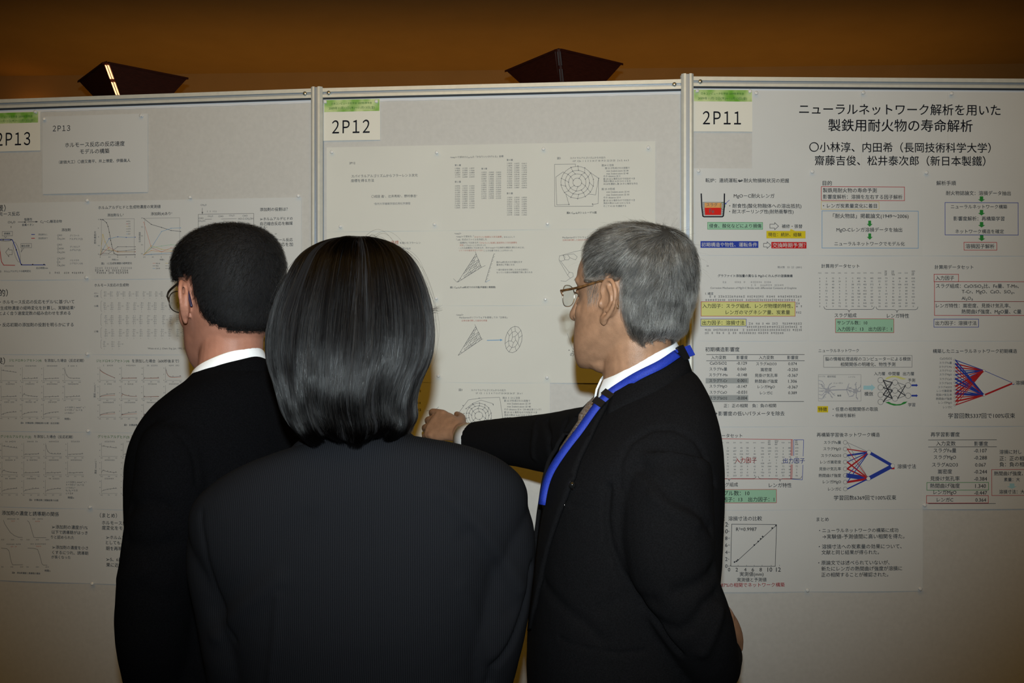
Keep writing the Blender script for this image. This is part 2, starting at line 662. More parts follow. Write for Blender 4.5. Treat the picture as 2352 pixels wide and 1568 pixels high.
number_card(PL, '２Ｐ１３', -36, 95, 259, 284, 348, -9, 75, 320, (-20, 81, 269), (-22, 85, 279), 'white card reading 2P13 under a green banner, cut off by the left picture edge')
number_card(PM, '２Ｐ１２', 744, 874, 229, 257, 323, 763, 851, 291.5, (761, 856, 238), (755, 863, 249), 'white card reading 2P12 under a green banner')
number_card(PR, '２Ｐ１１', 1592, 1727, 207, 234, 303, 1613, 1701, 271.5, (1609, 1708, 216), (1602, 1715, 227.5), 'white card reading 2P11 under a green banner')

# ---- 2P13 board
s = Sheet(PL, 'title_sheet', 'white title sheet printed 2P13 and author names on the 2P13 board', 100, 341, 265, 444, PAPER, 'paper sheet', None, 0.004, 0.004)
s.part = 'title_text'
s.T('２Ｐ１３', 122, 165, 295.5, INK, 13)
s.T('ホルモース反応の反応速度', 147, 293, 332, INK)
s.T('モデルの構築', 184, 256, 348, INK)
s.part = 'author_names'
s.T('（創価大工）〇鹿又喬平、井上博愛、伊藤眞人', 132, 307, 371, INK)


def grid_sheet(p, cols, rows, c, r, label, paper, group, yref, xref, over=5, o=None):
    us = [p.uv(x, yref)[0] for x in cols]
    vs = [p.uv(xref, y)[1] for y in rows]
    sc = p.scale(xref, yref)
    lowest = over / sc
    return Sheet(p, 'poster_sheet', label, 0, 1, 0, 1, paper, 'paper sheet', group,
                 (0.0036 - 0.00055 * r + 0.0001 * c) if o is None else o, 0.0026,
                 grid=(us[c] - 0.001, us[c + 1] + 0.0012, vs[r], vs[r + 1] - lowest))


GL = 'printed sheets of the 2P13 poster'
lc, lr = [-29, 207, 443, 692], [463, 637, 809, 987, 1163, 1334]


def left_sheet(c, r, label):
    return grid_sheet(PL, lc, lr, c, r, label, PAPER, GL, 800, 207)


def kinetic_plots(s, xs, ys, w, h, n_last, dual, seed, notes=None):
    r = random.Random(seed)
    s.part = 'chart'
    for j, yb in enumerate(ys):
        for i, x in enumerate(xs):
            if j == 2 and i >= n_last:
                continue
            s.line([(x, yb - h), (x, yb)], INKL, 0.7)
            s.line([(x, yb), (x + w, yb)], INKL, 0.7)
            s.micro(x + w * .2, x + w * .85, yb - h - 3, 3.2, INKG, .9)
            for k in range(3):
                s.micro(x - 2 + k * w * .46, x + 3 + k * w * .46, yb + 3.5, 2.6, INKG, 1)
                s.micro(x - 5, x - 2, yb - h * .45 * k, 2.4, INKG, 1)
            kind = 'drop' if (j == 0 and i == (3 if seed % 2 else 2)) else ('fall' if (j == 0 and i == 0) else ('hump' if j == 1 and i == seed % 2 else ('rise' if j == 2 or (dual and r.random() < .5) else 'flat')))
            def f(t, a=1.0):
                if kind == 'drop':
                    return 0.1 + 0.85 * math.exp(-t * 9) + (0.15 * t * a if dual else 0)
                if kind == 'fall':
                    return (0.85 - 0.75 * t ** .7) if dual else 0.8 - .18 * t
                if kind == 'hump':
                    return .08 + .3 * math.exp(-3 * t) * min(1, t * 20)
                if kind == 'rise':
                    return .08 + .28 * (1 - math.exp(-2.5 * t)) * a
                return .06 + .05 * t * a
            q = [k / 12 for k in range(13)]
            s.line([(x + w * .95 * t, yb - 3 - f(t) * h * .85) for t in q], INKG, 0.8)
            if dual:
                s.line([(x + w * .95 * t, yb - 3 - f(t, .5) * h * .8) for t in q], REDL, 0.8)
            for t in ((.15, .4, .6, .8, .95) if not dual else (.04, .08, .48, .95)):
                s.dot(x + w * .95 * t, yb - 3 - f(t) * h * .85 + r.uniform(-2, 1), 0.9, INKG)
    if notes:
        for k, tx in enumerate(notes[2]):
            s.T(tx, notes[0], notes[0] + notes[3][k], notes[1] + k * 6.4, INKG)


s = left_sheet(0, 0, 'poster sheet with blue and red curves, top left of the 2P13 poster')
s.T('（背景）', -26, 17, 478.5)
s.T('ホルモース反応', -21, 50.5, 491.6)
s.T('CH₂O', 19.5, 38, 511)
s.T('塩基性', 57, 77, 504)
s.T('金属イオン', 51.6, 81.5, 516.4)
s.T('C₂～C₇糖混合物', 93, 146, 509)
s.T('1', 27, 28.5, 521.5, INKG, 4.5)
s.T('添加剤', 143, 165, 528)
s.T('添加剤なし', 89.5, 112.5, 538.7, INKG)
s.T('添加剤あり', 89.5, 112.5, 547.4, INKG)
for x0, x1, y, t in ((162, 185, 541, 'グリコール'), (160.5, 193, 549.3, 'アルデヒド(2)'), (162, 186.5, 567, 'グリセルア'), (162, 188, 574.6, 'ルデヒド(3)'), (162, 184.5, 598, 'ジヒドロキ'), (162, 193, 605.5, 'シアセトン(4)')):
    s.T(t, x0, x1, y, INKG)
s.part = 'chart'
s.line([(43.6, 510.3), (62, 510.3)], INK, 1)
s.line([(65, 510), (88, 509.6)], INK, 1)
s.poly([(58, 508.5), (58, 512), (64, 510.2)], INK)
s.poly([(84, 507.8), (84, 511.5), (90, 509.6)], INK)
s.line([(-20, 551), (31, 551), (39, 571), (51.6, 608.5), (107, 608.5)], BLUE, 1.8)
s.line([(-20, 551), (1, 552), (2, 574), (6, 601), (11, 609), (37, 609.4)], RED, 1.5)
for x, y in ((10, 551), (28, 550.5), (40, 574), (52.5, 607.5), (78, 607.5), (104, 607.5)):
    s.dot(x, y, 1.6, INK)
s.line([(74.6, 538.7), (82, 538.7)], BLUE, 1.6)
s.line([(74.6, 547.4), (82, 547.4)], RED, 1.6)
s.rect(6.5, 32, 531.8, 541.8, INKG, .8)
s.line([(12, 542), (15, 546.5), (18, 542)], INKG, .8)
s.T('誘導期', 11, 26, 536.7, INK)
s.rect(49.3, 75.7, 559.6, 569.2, INKG, .8)
s.line([(54, 569), (50.5, 579.5), (58, 569)], INKG, .8)
s.T('糖生成期', 51, 71, 564.8, INK)
s.circle(15, 551, 13, INKG, .8, 3.6)
s.circle(41, 579, 24, INKG, .8, 6, 1.3)
s.line([(15.5, 579.5), (23, 569.5), (23, 574), (30.5, 574), (30.5, 585), (23, 585), (23, 590), ], INKG, 1, True)
s.T('反応時間/min', 85, 114, 615.6, INK)
s.part = 'structural_formula'
for y, t, w in ((540.5, 'CHO', 12), (549, 'CH₂OH', 18.5), (562, 'CHO', 12), (571, 'CHOH', 16), (580, 'CH₂OH', 18.5), (594, 'CH₂OH', 18.5), (602, 'CO', 8), (610, 'CH₂OH', 18.5)):
    s.T(t, 133.3, 133.3 + w, y, INKG)
for y in (544.5, 566.5, 575.5, 598, 606):
    s.line([(135.6, y - 1.8), (135.6, y + 1.8)], INKG, .8)
s.part = 'caption'
s.T('図1　ホルムアルデヒドの経時変化', -3, 77, 623)
s.micro(116, 195, 626.6, 4.6, INKG)

s = left_sheet(1, 0, 'poster sheet with two measured concentration charts side by side, top row of the 2P13 poster')
s.T('ホルムアルデヒドと生成物濃度の実測値', 222.7, 375, 475.8)
s.T('添加剤なし²', 247.5, 287, 494)
s.T('添加剤(4)あり¹', 347, 398, 491.6)
s.part = 'chart'
s.rect(232.5, 312.7, 503, 585, INKL, .8)
q = lambda L: [(X / 4.356, 420 + Y / 4.356) for X, Y in L]
for L, c in (([(1013, 367), (1040, 370), (1075, 400), (1090, 437), (1103, 495), (1117, 575), (1125, 615), (1150, 705), (1185, 722), (1362, 720)], INK),
             ([(1013, 722), (1040, 665), (1100, 560), (1187, 540), (1272, 547), (1362, 545)], BLUEL),
             ([(1013, 722), (1038, 517), (1060, 590), (1098, 665), (1187, 690), (1362, 690)], GOLD),
             ([(1013, 722), (1100, 645), (1187, 692), (1362, 690)], REDL),
             ([(1013, 722), (1040, 703), (1098, 707), (1187, 640), (1272, 640), (1362, 640)], INKG),
             ([(1013, 722), (1040, 665), (1100, 680), (1187, 683), (1272, 680), (1362, 665)], INKG)):
    s.line(q(L), c, .8)
    for x, y in q(L):
        s.dot(x, y, 1.1, c if c is not BLUEL else BLUE)
s.rect(332.2, 416.7, 501, 585, INKL, .8)
for L, c in (([(1447, 357), (1523, 417), (1625, 447), (1720, 477), (1815, 487)], INK),
             ([(1447, 720), (1523, 650), (1625, 487), (1720, 455), (1815, 452)], BLUEL),
             ([(1447, 395), (1523, 650), (1625, 690), (1720, 652), (1815, 655)], REDL),
             ([(1447, 720), (1523, 630), (1625, 665), (1815, 690)], GOLD),
             ([(1447, 720), (1523, 650), (1625, 632), (1720, 620), (1815, 625)], MINT),
             ([(1447, 720), (1523, 715), (1625, 707), (1720, 700), (1815, 705)], BLUEL),
             ([(1447, 720), (1523, 677), (1625, 690), (1720, 690), (1815, 690)], ORANGE)):
    s.line(q(L), c, .8)
    for x, y in q(L):
        s.dot(x, y, 1.0, c)
for k in range(6):
    s.line([(292, 508.5 + k * 5.8), (296, 508.5 + k * 5.8)], (INK, RED, GOLD, INKG, INKG, BLUEL)[k], .8)
    s.micro(296.5, 301, 508.5 + k * 5.8, 3, INKG, 1)
for k in range(5):
    s.micro(231 + k * 20, 235 + k * 20, 590.5, 3, INKG, 1)
    s.micro(331 + k * 20, 335 + k * 20, 590.5, 3, INKG, 1)
    s.micro(227, 230.5, 504 + k * 20, 2.6, INKG, 1)
    s.micro(326, 330, 501 + k * 20.5, 2.6, INKG, 1)
s.T('時間/min', 259, 275, 596.4, INKG)
s.T('時間/s', 369, 380, 596.4, INKG)
s.T('原料濃度/M', 206, 235, 546, INKG, None, 1)
s.T('生成物濃度', 311, 335, 545, INKG, None, 1)
for k in range(6):
    xx, yy = (353, 382)[k % 2], 605 + (k // 2) * 5.8
    s.line([(xx, yy), (xx + 6, yy)], (REDL, GOLD, INKG, INKG, BLUEL, INKG)[k], .8)
    s.micro(xx + 7, xx + 18, yy, 3.4, INKG, .9)
s.part = 'caption'
s.T('図2　1と生成物濃度の経時変化', 232.5, 308, 604.8)
s.micro(220, 308, 615.8, 5, INKL)
s.micro(220, 298, 621.4, 5, INKG)
s.micro(224, 296, 626.6, 5, INKG)

s = left_sheet(2, 0, 'poster sheet on the role of the additive, upper right of the 2P13 poster')
s.T('添加剤の役割は？', 597, 663.5, 481)
s.T('➢ホルムアルデヒドの', 597, 675, 502.4)
s.T('自己縮合反応を触媒', 597.5, 675, 513.5)
s.T('する¹', 597, 615, 523.5)
s.T('or', 632.6, 638, 537.5, INKG)
s.T('アルドール反応', 617, 675, 551)
s.T('の反応を加', 628, 675, 561.5)
s.part = 'structural_formula'
s.T('CH₂O', 462, 476.5, 471.4, INKG)
s.line([(466.4, 478), (466.4, 490)], INKG, .9)
s.poly([(464.6, 487), (468.2, 487), (466.4, 492.5)], INK)
s.micro(471, 499, 485.8, 3.6, INKL)
s.rect(454, 587, 491.5, 560, INKG, .9)
for x, y, t, w in ((457.5, 501.5, 'CHO', 12), (478.5, 497, 'CH₂O', 13), (503, 497, 'CHO', 12), (527.5, 495.5, 'CH₂O', 13), (558.5, 495.8, 'CHO', 12), (548, 503, 'HO-C-CH₂OH', 36), (457.5, 508, 'CH₂OH', 16)):
    s.T(t, x, x + w, y, INKG)
s.line([(472, 504), (488, 503.5)], INKG, .8)
s.line([(510, 503.4), (545, 502.6)], INKG, .8)

s = left_sheet(0, 1, 'poster sheet stating the purpose in four lines of text, second row of the 2P13 poster')
s.T('（目的）', -25, 22, 672.5)
s.T('・ホルモース反応の反応モデル²に基づいて', -5, 178.6, 693)
s.T('生成物濃度の経時変化を計算し、実験結果²', -4, 180, 707)
s.T('とよく合う速度定数の組み合わせを求める', -6, 170, 719)
s.T('・反応初期の添加剤の役割を明らかにする', -5, 177, 745.5)

s = left_sheet(1, 1, 'poster sheet listing rows of small molecule formulas, second row of the 2P13 poster')
s.T('ホルモース反応の生成物', 215.8, 300, 654.6)
for y, t in ((673.5, 'C2～'), (680, 'C5糖'), (702.5, 'C6糖'), (761, 'C7糖')):
    s.T(t, 217.5, 228, y, INKG)
s.part = 'structural_formula'
rr = random.Random(4)
for j, (y, hh) in enumerate(((675, 13), (703, 19), (734, 22), (764, 19), (790, 15))):
    s.line([(236, y - hh / 2 - 3), (233.5, y - hh / 2), (233.5, y + hh / 2), (236, y + hh / 2 + 3)], INKL, .7)
    for i in range(12 if j < 4 else 3):
        x = 243 + i * (16.5 if j else 14.5) + rr.uniform(-2, 2)
        if x > 440:
            continue
        n = int(hh / 4.2)
        for k in range(n):
            yy = y - hh / 2 + (k + .5) * hh / n
            s.micro(x - (3 if k % 2 else 2), x + 4.5, yy, 2.7, INKL, .95)
        s.line([(x, y - hh / 2), (x, y + hh / 2)], INKL, .5)
        s.dot(x + .5, y + hh / 2 + 3.5, .7, INKL)
        if i % 2 == 0:
            s.line([(x + 6.5, y - 1), (x + 10.5, y - 1)], INKL, .6)
            s.line([(x + 6.5, y + .6), (x + 10.5, y + .6)], INKL, .6)
s.part = 'caption'
s.T('¹Weiss et al., J. Chem. Eng. Jpn. 1992, 25', 339, 430, 800.5, INKG)

s = left_sheet(2, 1, 'poster sheet mostly hidden between two heads, second row of the 2P13 poster')
s.line([(606, 648), (652, 647)], INKL, .7)
s.micro(654, 670, 617, 3, INKL)
s.T('d[C]/dt = k[A,[B]', 590, 652, 801, INKG)
s.T('k₁[A] - k₂', 600, 640, 780, INKG)

s = left_sheet(0, 2, 'sheet of twelve tiny early reaction charts, lower left column of the 2P13 poster')
s.T('（結果）', -30, 15, 828.5)
s.T('ジヒドロキシアセトン(4)', 19.5, 100, 828, GREENT)
s.T('を添加した場合（反応初期）', 100.5, 197.4, 827.6)
kinetic_plots(s, [4.6, 53, 101.6, 150], [874, 915.5, 957], 37, 31, 3, False, 3, (150, 935, ['a = 0.001 L mmol⁻¹ s⁻¹', 'b = 0.05 s⁻¹ (n₁ = 2)', 'c = 0.02 s⁻¹'], (49, 42, 24)))
s.T('時間/s', 150, 164, 961.5, INK)
s.part = 'caption'
s.T('図4　計算結果と実験結果の比較（反応初期）', 46.6, 141.6, 971)

s = left_sheet(1, 2, '2P13 sheet of tiny charts titled up to 600 seconds, beside the black haired man')
s.T('ジヒドロキシアセトン(4)', 220, 301, 829.2, GREENT)
s.T('を添加した場合（600秒後まで）', 301.3, 415.5, 828.7)
kinetic_plots(s, [230.7, 280.5, 331.3, 381.8], [873, 915.5, 957.8], 37, 31, 3, True, 5)
s.T('濃度 /mmol L⁻¹', 202, 236, 896, INKG, None, 1)
s.part = 'caption'
s.T('図5　計算結果と実験結果の比較', 285, 357, 975.6)

s = left_sheet(0, 3, 'sheet of tiny glyceraldehyde charts for the early reaction, fourth row of the 2P13 poster')
s.T('グリセルアルデヒド(3)', -1, 75.5, 1002.7, GREENT)
s.T('を添加した場合（反応初期）', 76, 172, 1002.4)
kinetic_plots(s, [6, 56, 106.3, 156.8], [1047.5, 1090, 1132.5], 37, 31, 3, False, 4, (152.5, 1106.5, ['a = 0.005 L mmol⁻¹ s⁻¹', 'b = 0.02 s⁻¹ (n₁ = 2)', 'c = 0.02 s⁻¹', 'k₁, k₂ = 0.15', 'c = 0.4'], (49, 43, 23, 28, 17)))
s.T('時間/s', 157, 172, 1142, INK)
s.part = 'caption'
s.T('図6　計算結果と実験結果の比較', 67, 138.6, 1147.7)

s = left_sheet(1, 3, "sheet of tiny glyceraldehyde charts half hidden by a black suited shoulder")
s.T('グリセルアルデヒド(3)', 223, 301, 1003, GREENT)
s.T('を添加した', 301.3, 345, 1002.8)
kinetic_plots(s, [234.5, 284, 333, 383], [1047.5, 1090, 1132.5], 37, 31, 3, False, 8)
s.T('濃度 /mmol L⁻¹', 204, 238, 1071, INKG, None, 1)
s.part = 'caption'
s.T('図7　計算結果と実験', 297, 345, 1149.5)

s = left_sheet(0, 4, 'sheet with falling curves and two bulleted remarks, bottom row of the 2P13 poster')
s.T('添加剤の濃度と誘導期の関係', 0, 141.4, 1178.6)
for x0, x1, y, t in ((117, 205, 1210, '➢添加剤の濃度が1%'), (117, 205, 1222, '以下で誘導期がはっき'), (116.6, 173, 1233, 'りと認められた'), (118, 206.5, 1256.6, '➢添加剤の濃度を小さ'), (118, 206.5, 1268.6, 'くするにつれ、誘導期'), (118, 165, 1278.6, 'が長くなった')):
    s.T(t, x0, x1, y)
s.part = 'chart'
for L in ([(9, 1194), (12, 1202), (17, 1210), (25, 1222), (34, 1229), (44, 1233), (53, 1233.5)],
          [(64, 1195), (68, 1198), (71, 1206), (76, 1224), (79, 1233), (84, 1234), (107, 1234)],
          [(4, 1258), (17, 1259), (22, 1264), (27, 1288), (30, 1296), (54, 1296)],
          [(65, 1258), (80, 1258.5), (88, 1261), (93, 1275), (98, 1294), (102, 1297), (110, 1297)]):
    s.line(L, INKG, .9)
for x, y, w in ((12, 1191, 34), (27, 1196, 8), (76, 1191, 24), (82, 1196.5, 14), (16, 1249, 34), (26, 1254.5, 14), (71, 1248.5, 36), (84, 1254, 12)):
    s.micro(x, x + w, y, 3, REDL if w < 15 else INKG, .9)
for x in (4, 62):
    for y in (1238.5, 1301):
        for k in range(3):
            s.micro(x + k * 22, x + 7 + k * 22, y, 3, INKG, 1)
s.part = 'caption'
s.T('時間/s', 104, 118, 1309.5)
s.T('図8　添加剤濃度と誘導期の関係', 27, 97, 1315)

s = left_sheet(1, 4, 'summary sheet cut off by the left man’s dark sleeve, bottom row of the 2P13 poster')
s.T('（まとめ）', 229, 271, 1183)
s.T('ホルモース反応の反応', 232, 333, 1200.6)
s.T('度変化をモデル化', 232.5, 315, 1212)
s.T('➢ホルムアルデヒド', 242, 327, 1233.7)
s.T('としても、か', 242.5, 298, 1245.7)
s.T('期を再現で', 243, 292, 1259)
s.T('➢5、6員環', 243.5, 293, 1284)
s.T('果に近い', 244, 284, 1296.6)

# ---- 2P12 board
GM = 'printed sheets of the 2P12 poster'
mc, mr = [752, 1018, 1262, 1504], [334, 525, 697, 873, 1048]


def mid_sheet(c, r, label):
    return grid_sheet(PM, mc, mr, c, r, label, PAPER_WARM, GM, 600, 1018)


s = mid_sheet(0, 0, 'cream title sheet marked 2P12 with authors, top left of the 2P12 poster')
s.part = 'title_text'
s.T('2P12', 803, 817, 375, INKG)
s.T('スパイラルアルゴリズムからフラーレン３次元', 806.5, 961, 404, INKG)
s.T('座標を得る方法', 806.5, 860.5, 415, INKG)
s.part = 'author_names'
s.T('〇成田 進¹、辻井秀和¹、野村泰志¹', 853, 959, 451, INKG)
s.T('¹信州大学繊維学部応用化学課程', 859, 944, 468, INKL)

s = mid_sheet(1, 0, 'cream sheet of number columns, top middle of the 2P12 poster')
s.T('<step1>で求めたC₆₀-Iₕの「かなりいいかげんな」座標', 1034, 1157, 361, INKG)
rr = random.Random(9)
for (x0, x1, yh, lab), cols, y0, dy, n in (((1045, 1059, 380, '第１層'), (1051.5, 1068.5, 1084.5), 387, 4.95, 5),
                                           ((1045, 1059, 418, '第２層'), (1051.5, 1068.5, 1084.5), 427.5, 4.98, 11),
                                           ((1106, 1119, 388, '第３層'), (1112, 1129, 1145.5), 396.3, 4.95, 13),
                                           ((1164, 1178, 368, '第４層'), (1171, 1187.5, 1204.5), 376, 5.03, 12),
                                           ((1164, 1178, 444.6, '第５層'), (1171, 1187.5, 1204.5), 454, 4.98, 9)):
    s.part = 'printed_text'
    s.T(lab, x0, x1, yh, INKG)
    s.part = 'number_table'
    for i in range(n):
        for k, cx in enumerate(cols):
            neg = rr.random() < .4 or k == 2
            t = ('-' if neg else '') + ('%.4f' % rr.uniform(0.1, 3.6))
            s.T(t, cx - (6.6 if neg else 5.8), cx + 5.8, y0 + i * dy, INKG)

s = mid_sheet(2, 0, 'cream sheet with a round ringed diagram and notes, top right of the 2P12 poster')
s.T('図3', 1280, 1288, 364, INKG)
s.T('スパイラルアルゴリズムからの出力', 1309.5, 1390, 363, INKG)
s.T('157  C2v  1  2  3  5 14 17 18 19 21 22 23 25   2 x 3,  6 x 3', 1316, 1443.5, 370, INKG)
for i, (w, t) in enumerate(((27, '面24 に注目'), (60, ' 面 23 が形成された段階で'), (54, '   mini 2valent-atom は 38'), (54, '   max 2valent-atom は 48'), (42, 'その distance は 3'), (76, '面 24 は 6 角形なので付加すべき'), (66, '頂点の数は 6-(3+1)=2 となる'), (82, '49-50を連結し面 24 の 6 角形を作る'), (0, ''),
                            (30, '面 25 の形成'), (56, '   mini 2valent-atom は 41'), (56, '   max 2valent-atom は 50'), (43, 'その distance は 4'), (76, '面 25 は 5 角形なので付加すべき'), (65, '頂点の数は 5-(4+1)=0 となる'), (56, 'そこで 41-50 を連結する'))):
    if t:
        ind = 7 if t.startswith('   ') else (4 if t.startswith(' ') else 0)
        s.T(t.strip(), 1382 + ind + (4 if 0 < i < 8 or i > 9 else 0), 1382 + ind + w, 380 + i * 6.5 - (0.06 * i * i if i < 8 else 4), INKG)
s.part = 'diagram'


def ring_diagram(s, cx, cy, radii, seed):
    r = random.Random(seed)
    prev = None
    for k, R in enumerate(radii):
        s.circle(cx, cy, R, INKG, .8, R * .98)
        n = (5, 9, 13, 14, 12)[k]
        pts = []
        for i in range(n):
            q = 2 * math.pi * (i + .5 * (k % 2) + r.uniform(-.15, .15)) / n
            x, y = cx + R * math.cos(q), cy + R * math.sin(q)
            s.dot(x, y, 1.25, INKG)
            pts.append((x, y, q))
        if prev:
            for x, y, q in prev:
                b = min(pts, key=lambda t: abs((t[2] - q + math.pi) % (2 * math.pi) - math.pi))
                s.line([(x, y), b[:2]], INKG, .7)
        prev = pts


ring_diagram(s, 1326, 419.4, (10, 20, 28, 37.5), 2)
s.line([(1322, 383), (1322, 377.5), (1274, 378), (1274.5, 474.5), (1362, 474), (1362, 469)], INKG, .8)
s.line([(1294, 395), (1277, 407), (1279, 471), (1307, 470), (1300, 446)], INKG, .8)
s.line([(1353, 395), (1375, 410), (1374, 468), (1361, 470)], INKG, .8)
s.line([(1375, 410), (1368, 448), (1350, 446)], INKG, .8)
for x, y in ((1375, 410), (1307, 470), (1361, 469)):
    s.dot(x, y, 1.4, INKG)
s.part = 'caption'
s.T('図4. C₆₀-Iₕのシュレーゲル図', 1302, 1370, 489, INK, None, 0, 0.01)

s = mid_sheet(0, 1, 'cream sheet behind the bob haired woman, second row of the 2P12 poster')
s.part = 'red_text'
s.T('<step1> いい加減な座標', 820, 917, 558, REDL)
s.part = 'printed_text'
s.T('を用いたフラーレン', 918.5, 967, 558, INKG)
s.T('３次元座標の作成', 905, 944, 571, INKL)


def sheared_lattice(s, corners, n, ink):
    """Triangular honeycomb net of a flattened cage drawn between three corners."""
    a, b, c = [np.array(k, float) for k in corners]
    r = random.Random(n)
    P = {}
    for i in range(n + 1):
        for j in range(n + 1 - i):
            P[i, j] = a + (b - a) * i / n + (c - a) * j / n + np.array([r.uniform(-1, 1), r.uniform(-1, 1)]) * .8
    for (i, j), p in P.items():
        for d in ((1, 0), (0, 1), (1, -1)):
            k = (i + d[0], j + d[1])
            if k in P and not ((i - j) % 3 == 0 and d == (1, -1)) and r.random() < .8:
                s.line([tuple(p), tuple(P[k])], ink, .7)
    s.line([tuple(a), tuple(b)], ink, .8)
    s.line([tuple(a), tuple(c)], ink, .8)
    s.line([tuple(b + (-2, -5)), tuple(c)], ink, .8)


s = mid_sheet(1, 1, 'cream sheet headed step2 with a triangular cage drawing, middle of the 2P12 poster')
s.T('<step2>', 1044, 1060, 537, INKG)
s.T('<step1>で求めた「', 1048, 1089.6, 543.6, INKG)
s.T('」をもとにして', 1153, 1183, 544.5, INKG)
s.T('「.sdf」形式のファイルを作成した', 1048, 1119, 550.3, INKG)
s.T('・結果的にではあるが、', 1054, 1101, 557.5, INKG)
s.T('してもよいことがわかった', 1065.5, 1116.6, 563.3, INKG)
s.T('・これも結果的にではあるが、次の<step3>で立体的な構造を得るためには、', 1053, 1205, 569.3, INKG)
s.T('ことが必要であることがわかった', 1111.5, 1178, 575.5, INKG)
s.T('図のsdf形式の分子図を示す', 1140.6, 1200, 602, INKG)
s.T('基本的に平面になる', 1140.6, 1182, 608, INKG)
s.T('一部の結合を切断したため立体的に', 1140.6, 1214, 619.4, INKG)
s.T('なっている部分が側面図下側に見られる', 1140.6, 1223, 625.5, INKG)
s.part = 'red_text'
s.T('かなりいい加減な３次元座標', 1090, 1152.5, 544.2, REDL)
s.T('「かならいい加減に設定的な３次元座標を', 1101.5, 1188, 557.6, REDL)
s.T('決定', 1056, 1065, 563.2, REDL)
s.T('いくつかの結合を切っておく', 1055, 1111, 575.2, REDL)
s.part = 'diagram'
sheared_lattice(s, [(1052, 648), (1094, 583), (1106, 614)], 7, INKG)
s.line([(1106, 614), (1115, 610)], INKG, .8)
s.line([(1042, 640), (1050, 648), (1056, 643)], INKG, .7)
s.line([(1135, 583), (1124, 618), (1115, 648)], INKG, .9)
for k in range(16):
    t = k / 15
    x, y = 1134.5 - 19 * t, 584 + 63 * t
    s.line([(x, y), (x + 3, y + (1 if k % 2 else -1))], INKG, .7)
s.line([(1115, 648), (1126, 643)], BLUEL, .7)
s.part = 'caption'
s.T('図2. C₆₀-Iₕの.sdf形式での分子図(平面図と側面図)', 1034, 1139, 660, INK, None, 0, 0.01)

s = mid_sheet(2, 1, "cream sheet with a cage drawing by the grey haired man's forehead on the 2P12 poster")
s.T('MacSpartanのソフトウェアを使用して', 1292, 1378, 545.5, INKG)
s.part = 'red_text'
s.T('立体化後切断した結合を修復', 1292, 1350, 551.3, REDL)
s.part = 'diagram'
for L in ([(1284, 596), (1285, 588), (1293, 586), (1298, 590), (1296, 598), (1288, 600)], [(1293, 586), (1304, 585), (1309, 592), (1306, 597), (1298, 597)], [(1304, 585), (1318, 583), (1326, 590), (1322, 597), (1309, 592)], [(1304, 632), (1308, 625), (1316, 627), (1317, 635), (1310, 639)]):
    s.line(L, INKG, .7, True)
for L in ([(1285, 588), (1320, 578), (1350, 572)], [(1284, 598), (1304, 632)], [(1288, 600), (1308, 626)], [(1288, 645), (1300, 646), (1310, 639)]):
    s.line(L, INKG, .7)

s = mid_sheet(1, 2, 'cream sheet headed step3 with a faceted ball drawing, third row of the 2P12 poster')
s.T('<step3>', 1048, 1065, 723.5, INKG)
s.T('MacSpartanのソフトウェアを使用しての「立体化」', 1055, 1166, 729.2, INKG)
s.part = 'red_text'
s.T('立体化後切断した結合を修復', 1060, 1119.5, 736, REDL)
s.part = 'diagram'
sheared_lattice(s, [(1053, 816), (1093, 750), (1107, 779)], 7, INKG)
s.line([(1107, 779), (1110, 778.5)], INKG, .7)
s.line([(1119, 781.5), (1150, 780.5)], BLUEL, 1.6)
s.poly([(1149, 778), (1149, 783.4), (1155, 780.5)], BLUEL)
cx, cy = 1180, 779.4
tl = 0.22


def ell(q, k=1.0):
    x, y = 19 * k * math.cos(q), 31 * k * math.sin(q)
    return (cx + x * math.cos(tl) - y * math.sin(tl), cy + x * math.sin(tl) + y * math.cos(tl))


outer = [ell(2 * math.pi * i / 14) for i in range(14)]
inner = [ell(2 * math.pi * (i + .5) / 10, .62) for i in range(10)]
core = [ell(2 * math.pi * i / 5, .25) for i in range(5)]
s.line(outer, INKG, .9, True)
s.line(inner, INKG, .8, True)
s.line(core, INKG, .8, True)
for i in range(10):
    s.line([inner[i], outer[int(round((i + .5) * 1.4)) % 14]], INKG, .8)
for i in range(5):
    s.line([core[i], inner[(2 * i) % 10]], INKG, .8)

s = mid_sheet(2, 2, "cream sheet mostly hidden by the grey haired man's face on the 2P12 poster")
s.T('・この構造を', 1306, 1365, 804, INKG)
s.T('の電子', 1309.5, 1340, 813.5, INKG)
s.line([(1303, 765), (1315, 800)], INKL, .7)

s = mid_sheet(0, 2, 'cream sheet hidden behind the bob haired woman, third row of the 2P12 poster')
s.T('図', 961, 966, 770, INKG)

s = mid_sheet(0, 3, 'cream sheet in shadow beside the bob haircut, bottom row of the 2P12 poster')
s.micro(958, 970, 941, 6, INK)
s.line([(980, 943), (1000, 941), (1008, 934)], INKG, .8)
s.micro(953, 968, 898, 5, INK)
s.micro(953, 968, 925, 5, INK)

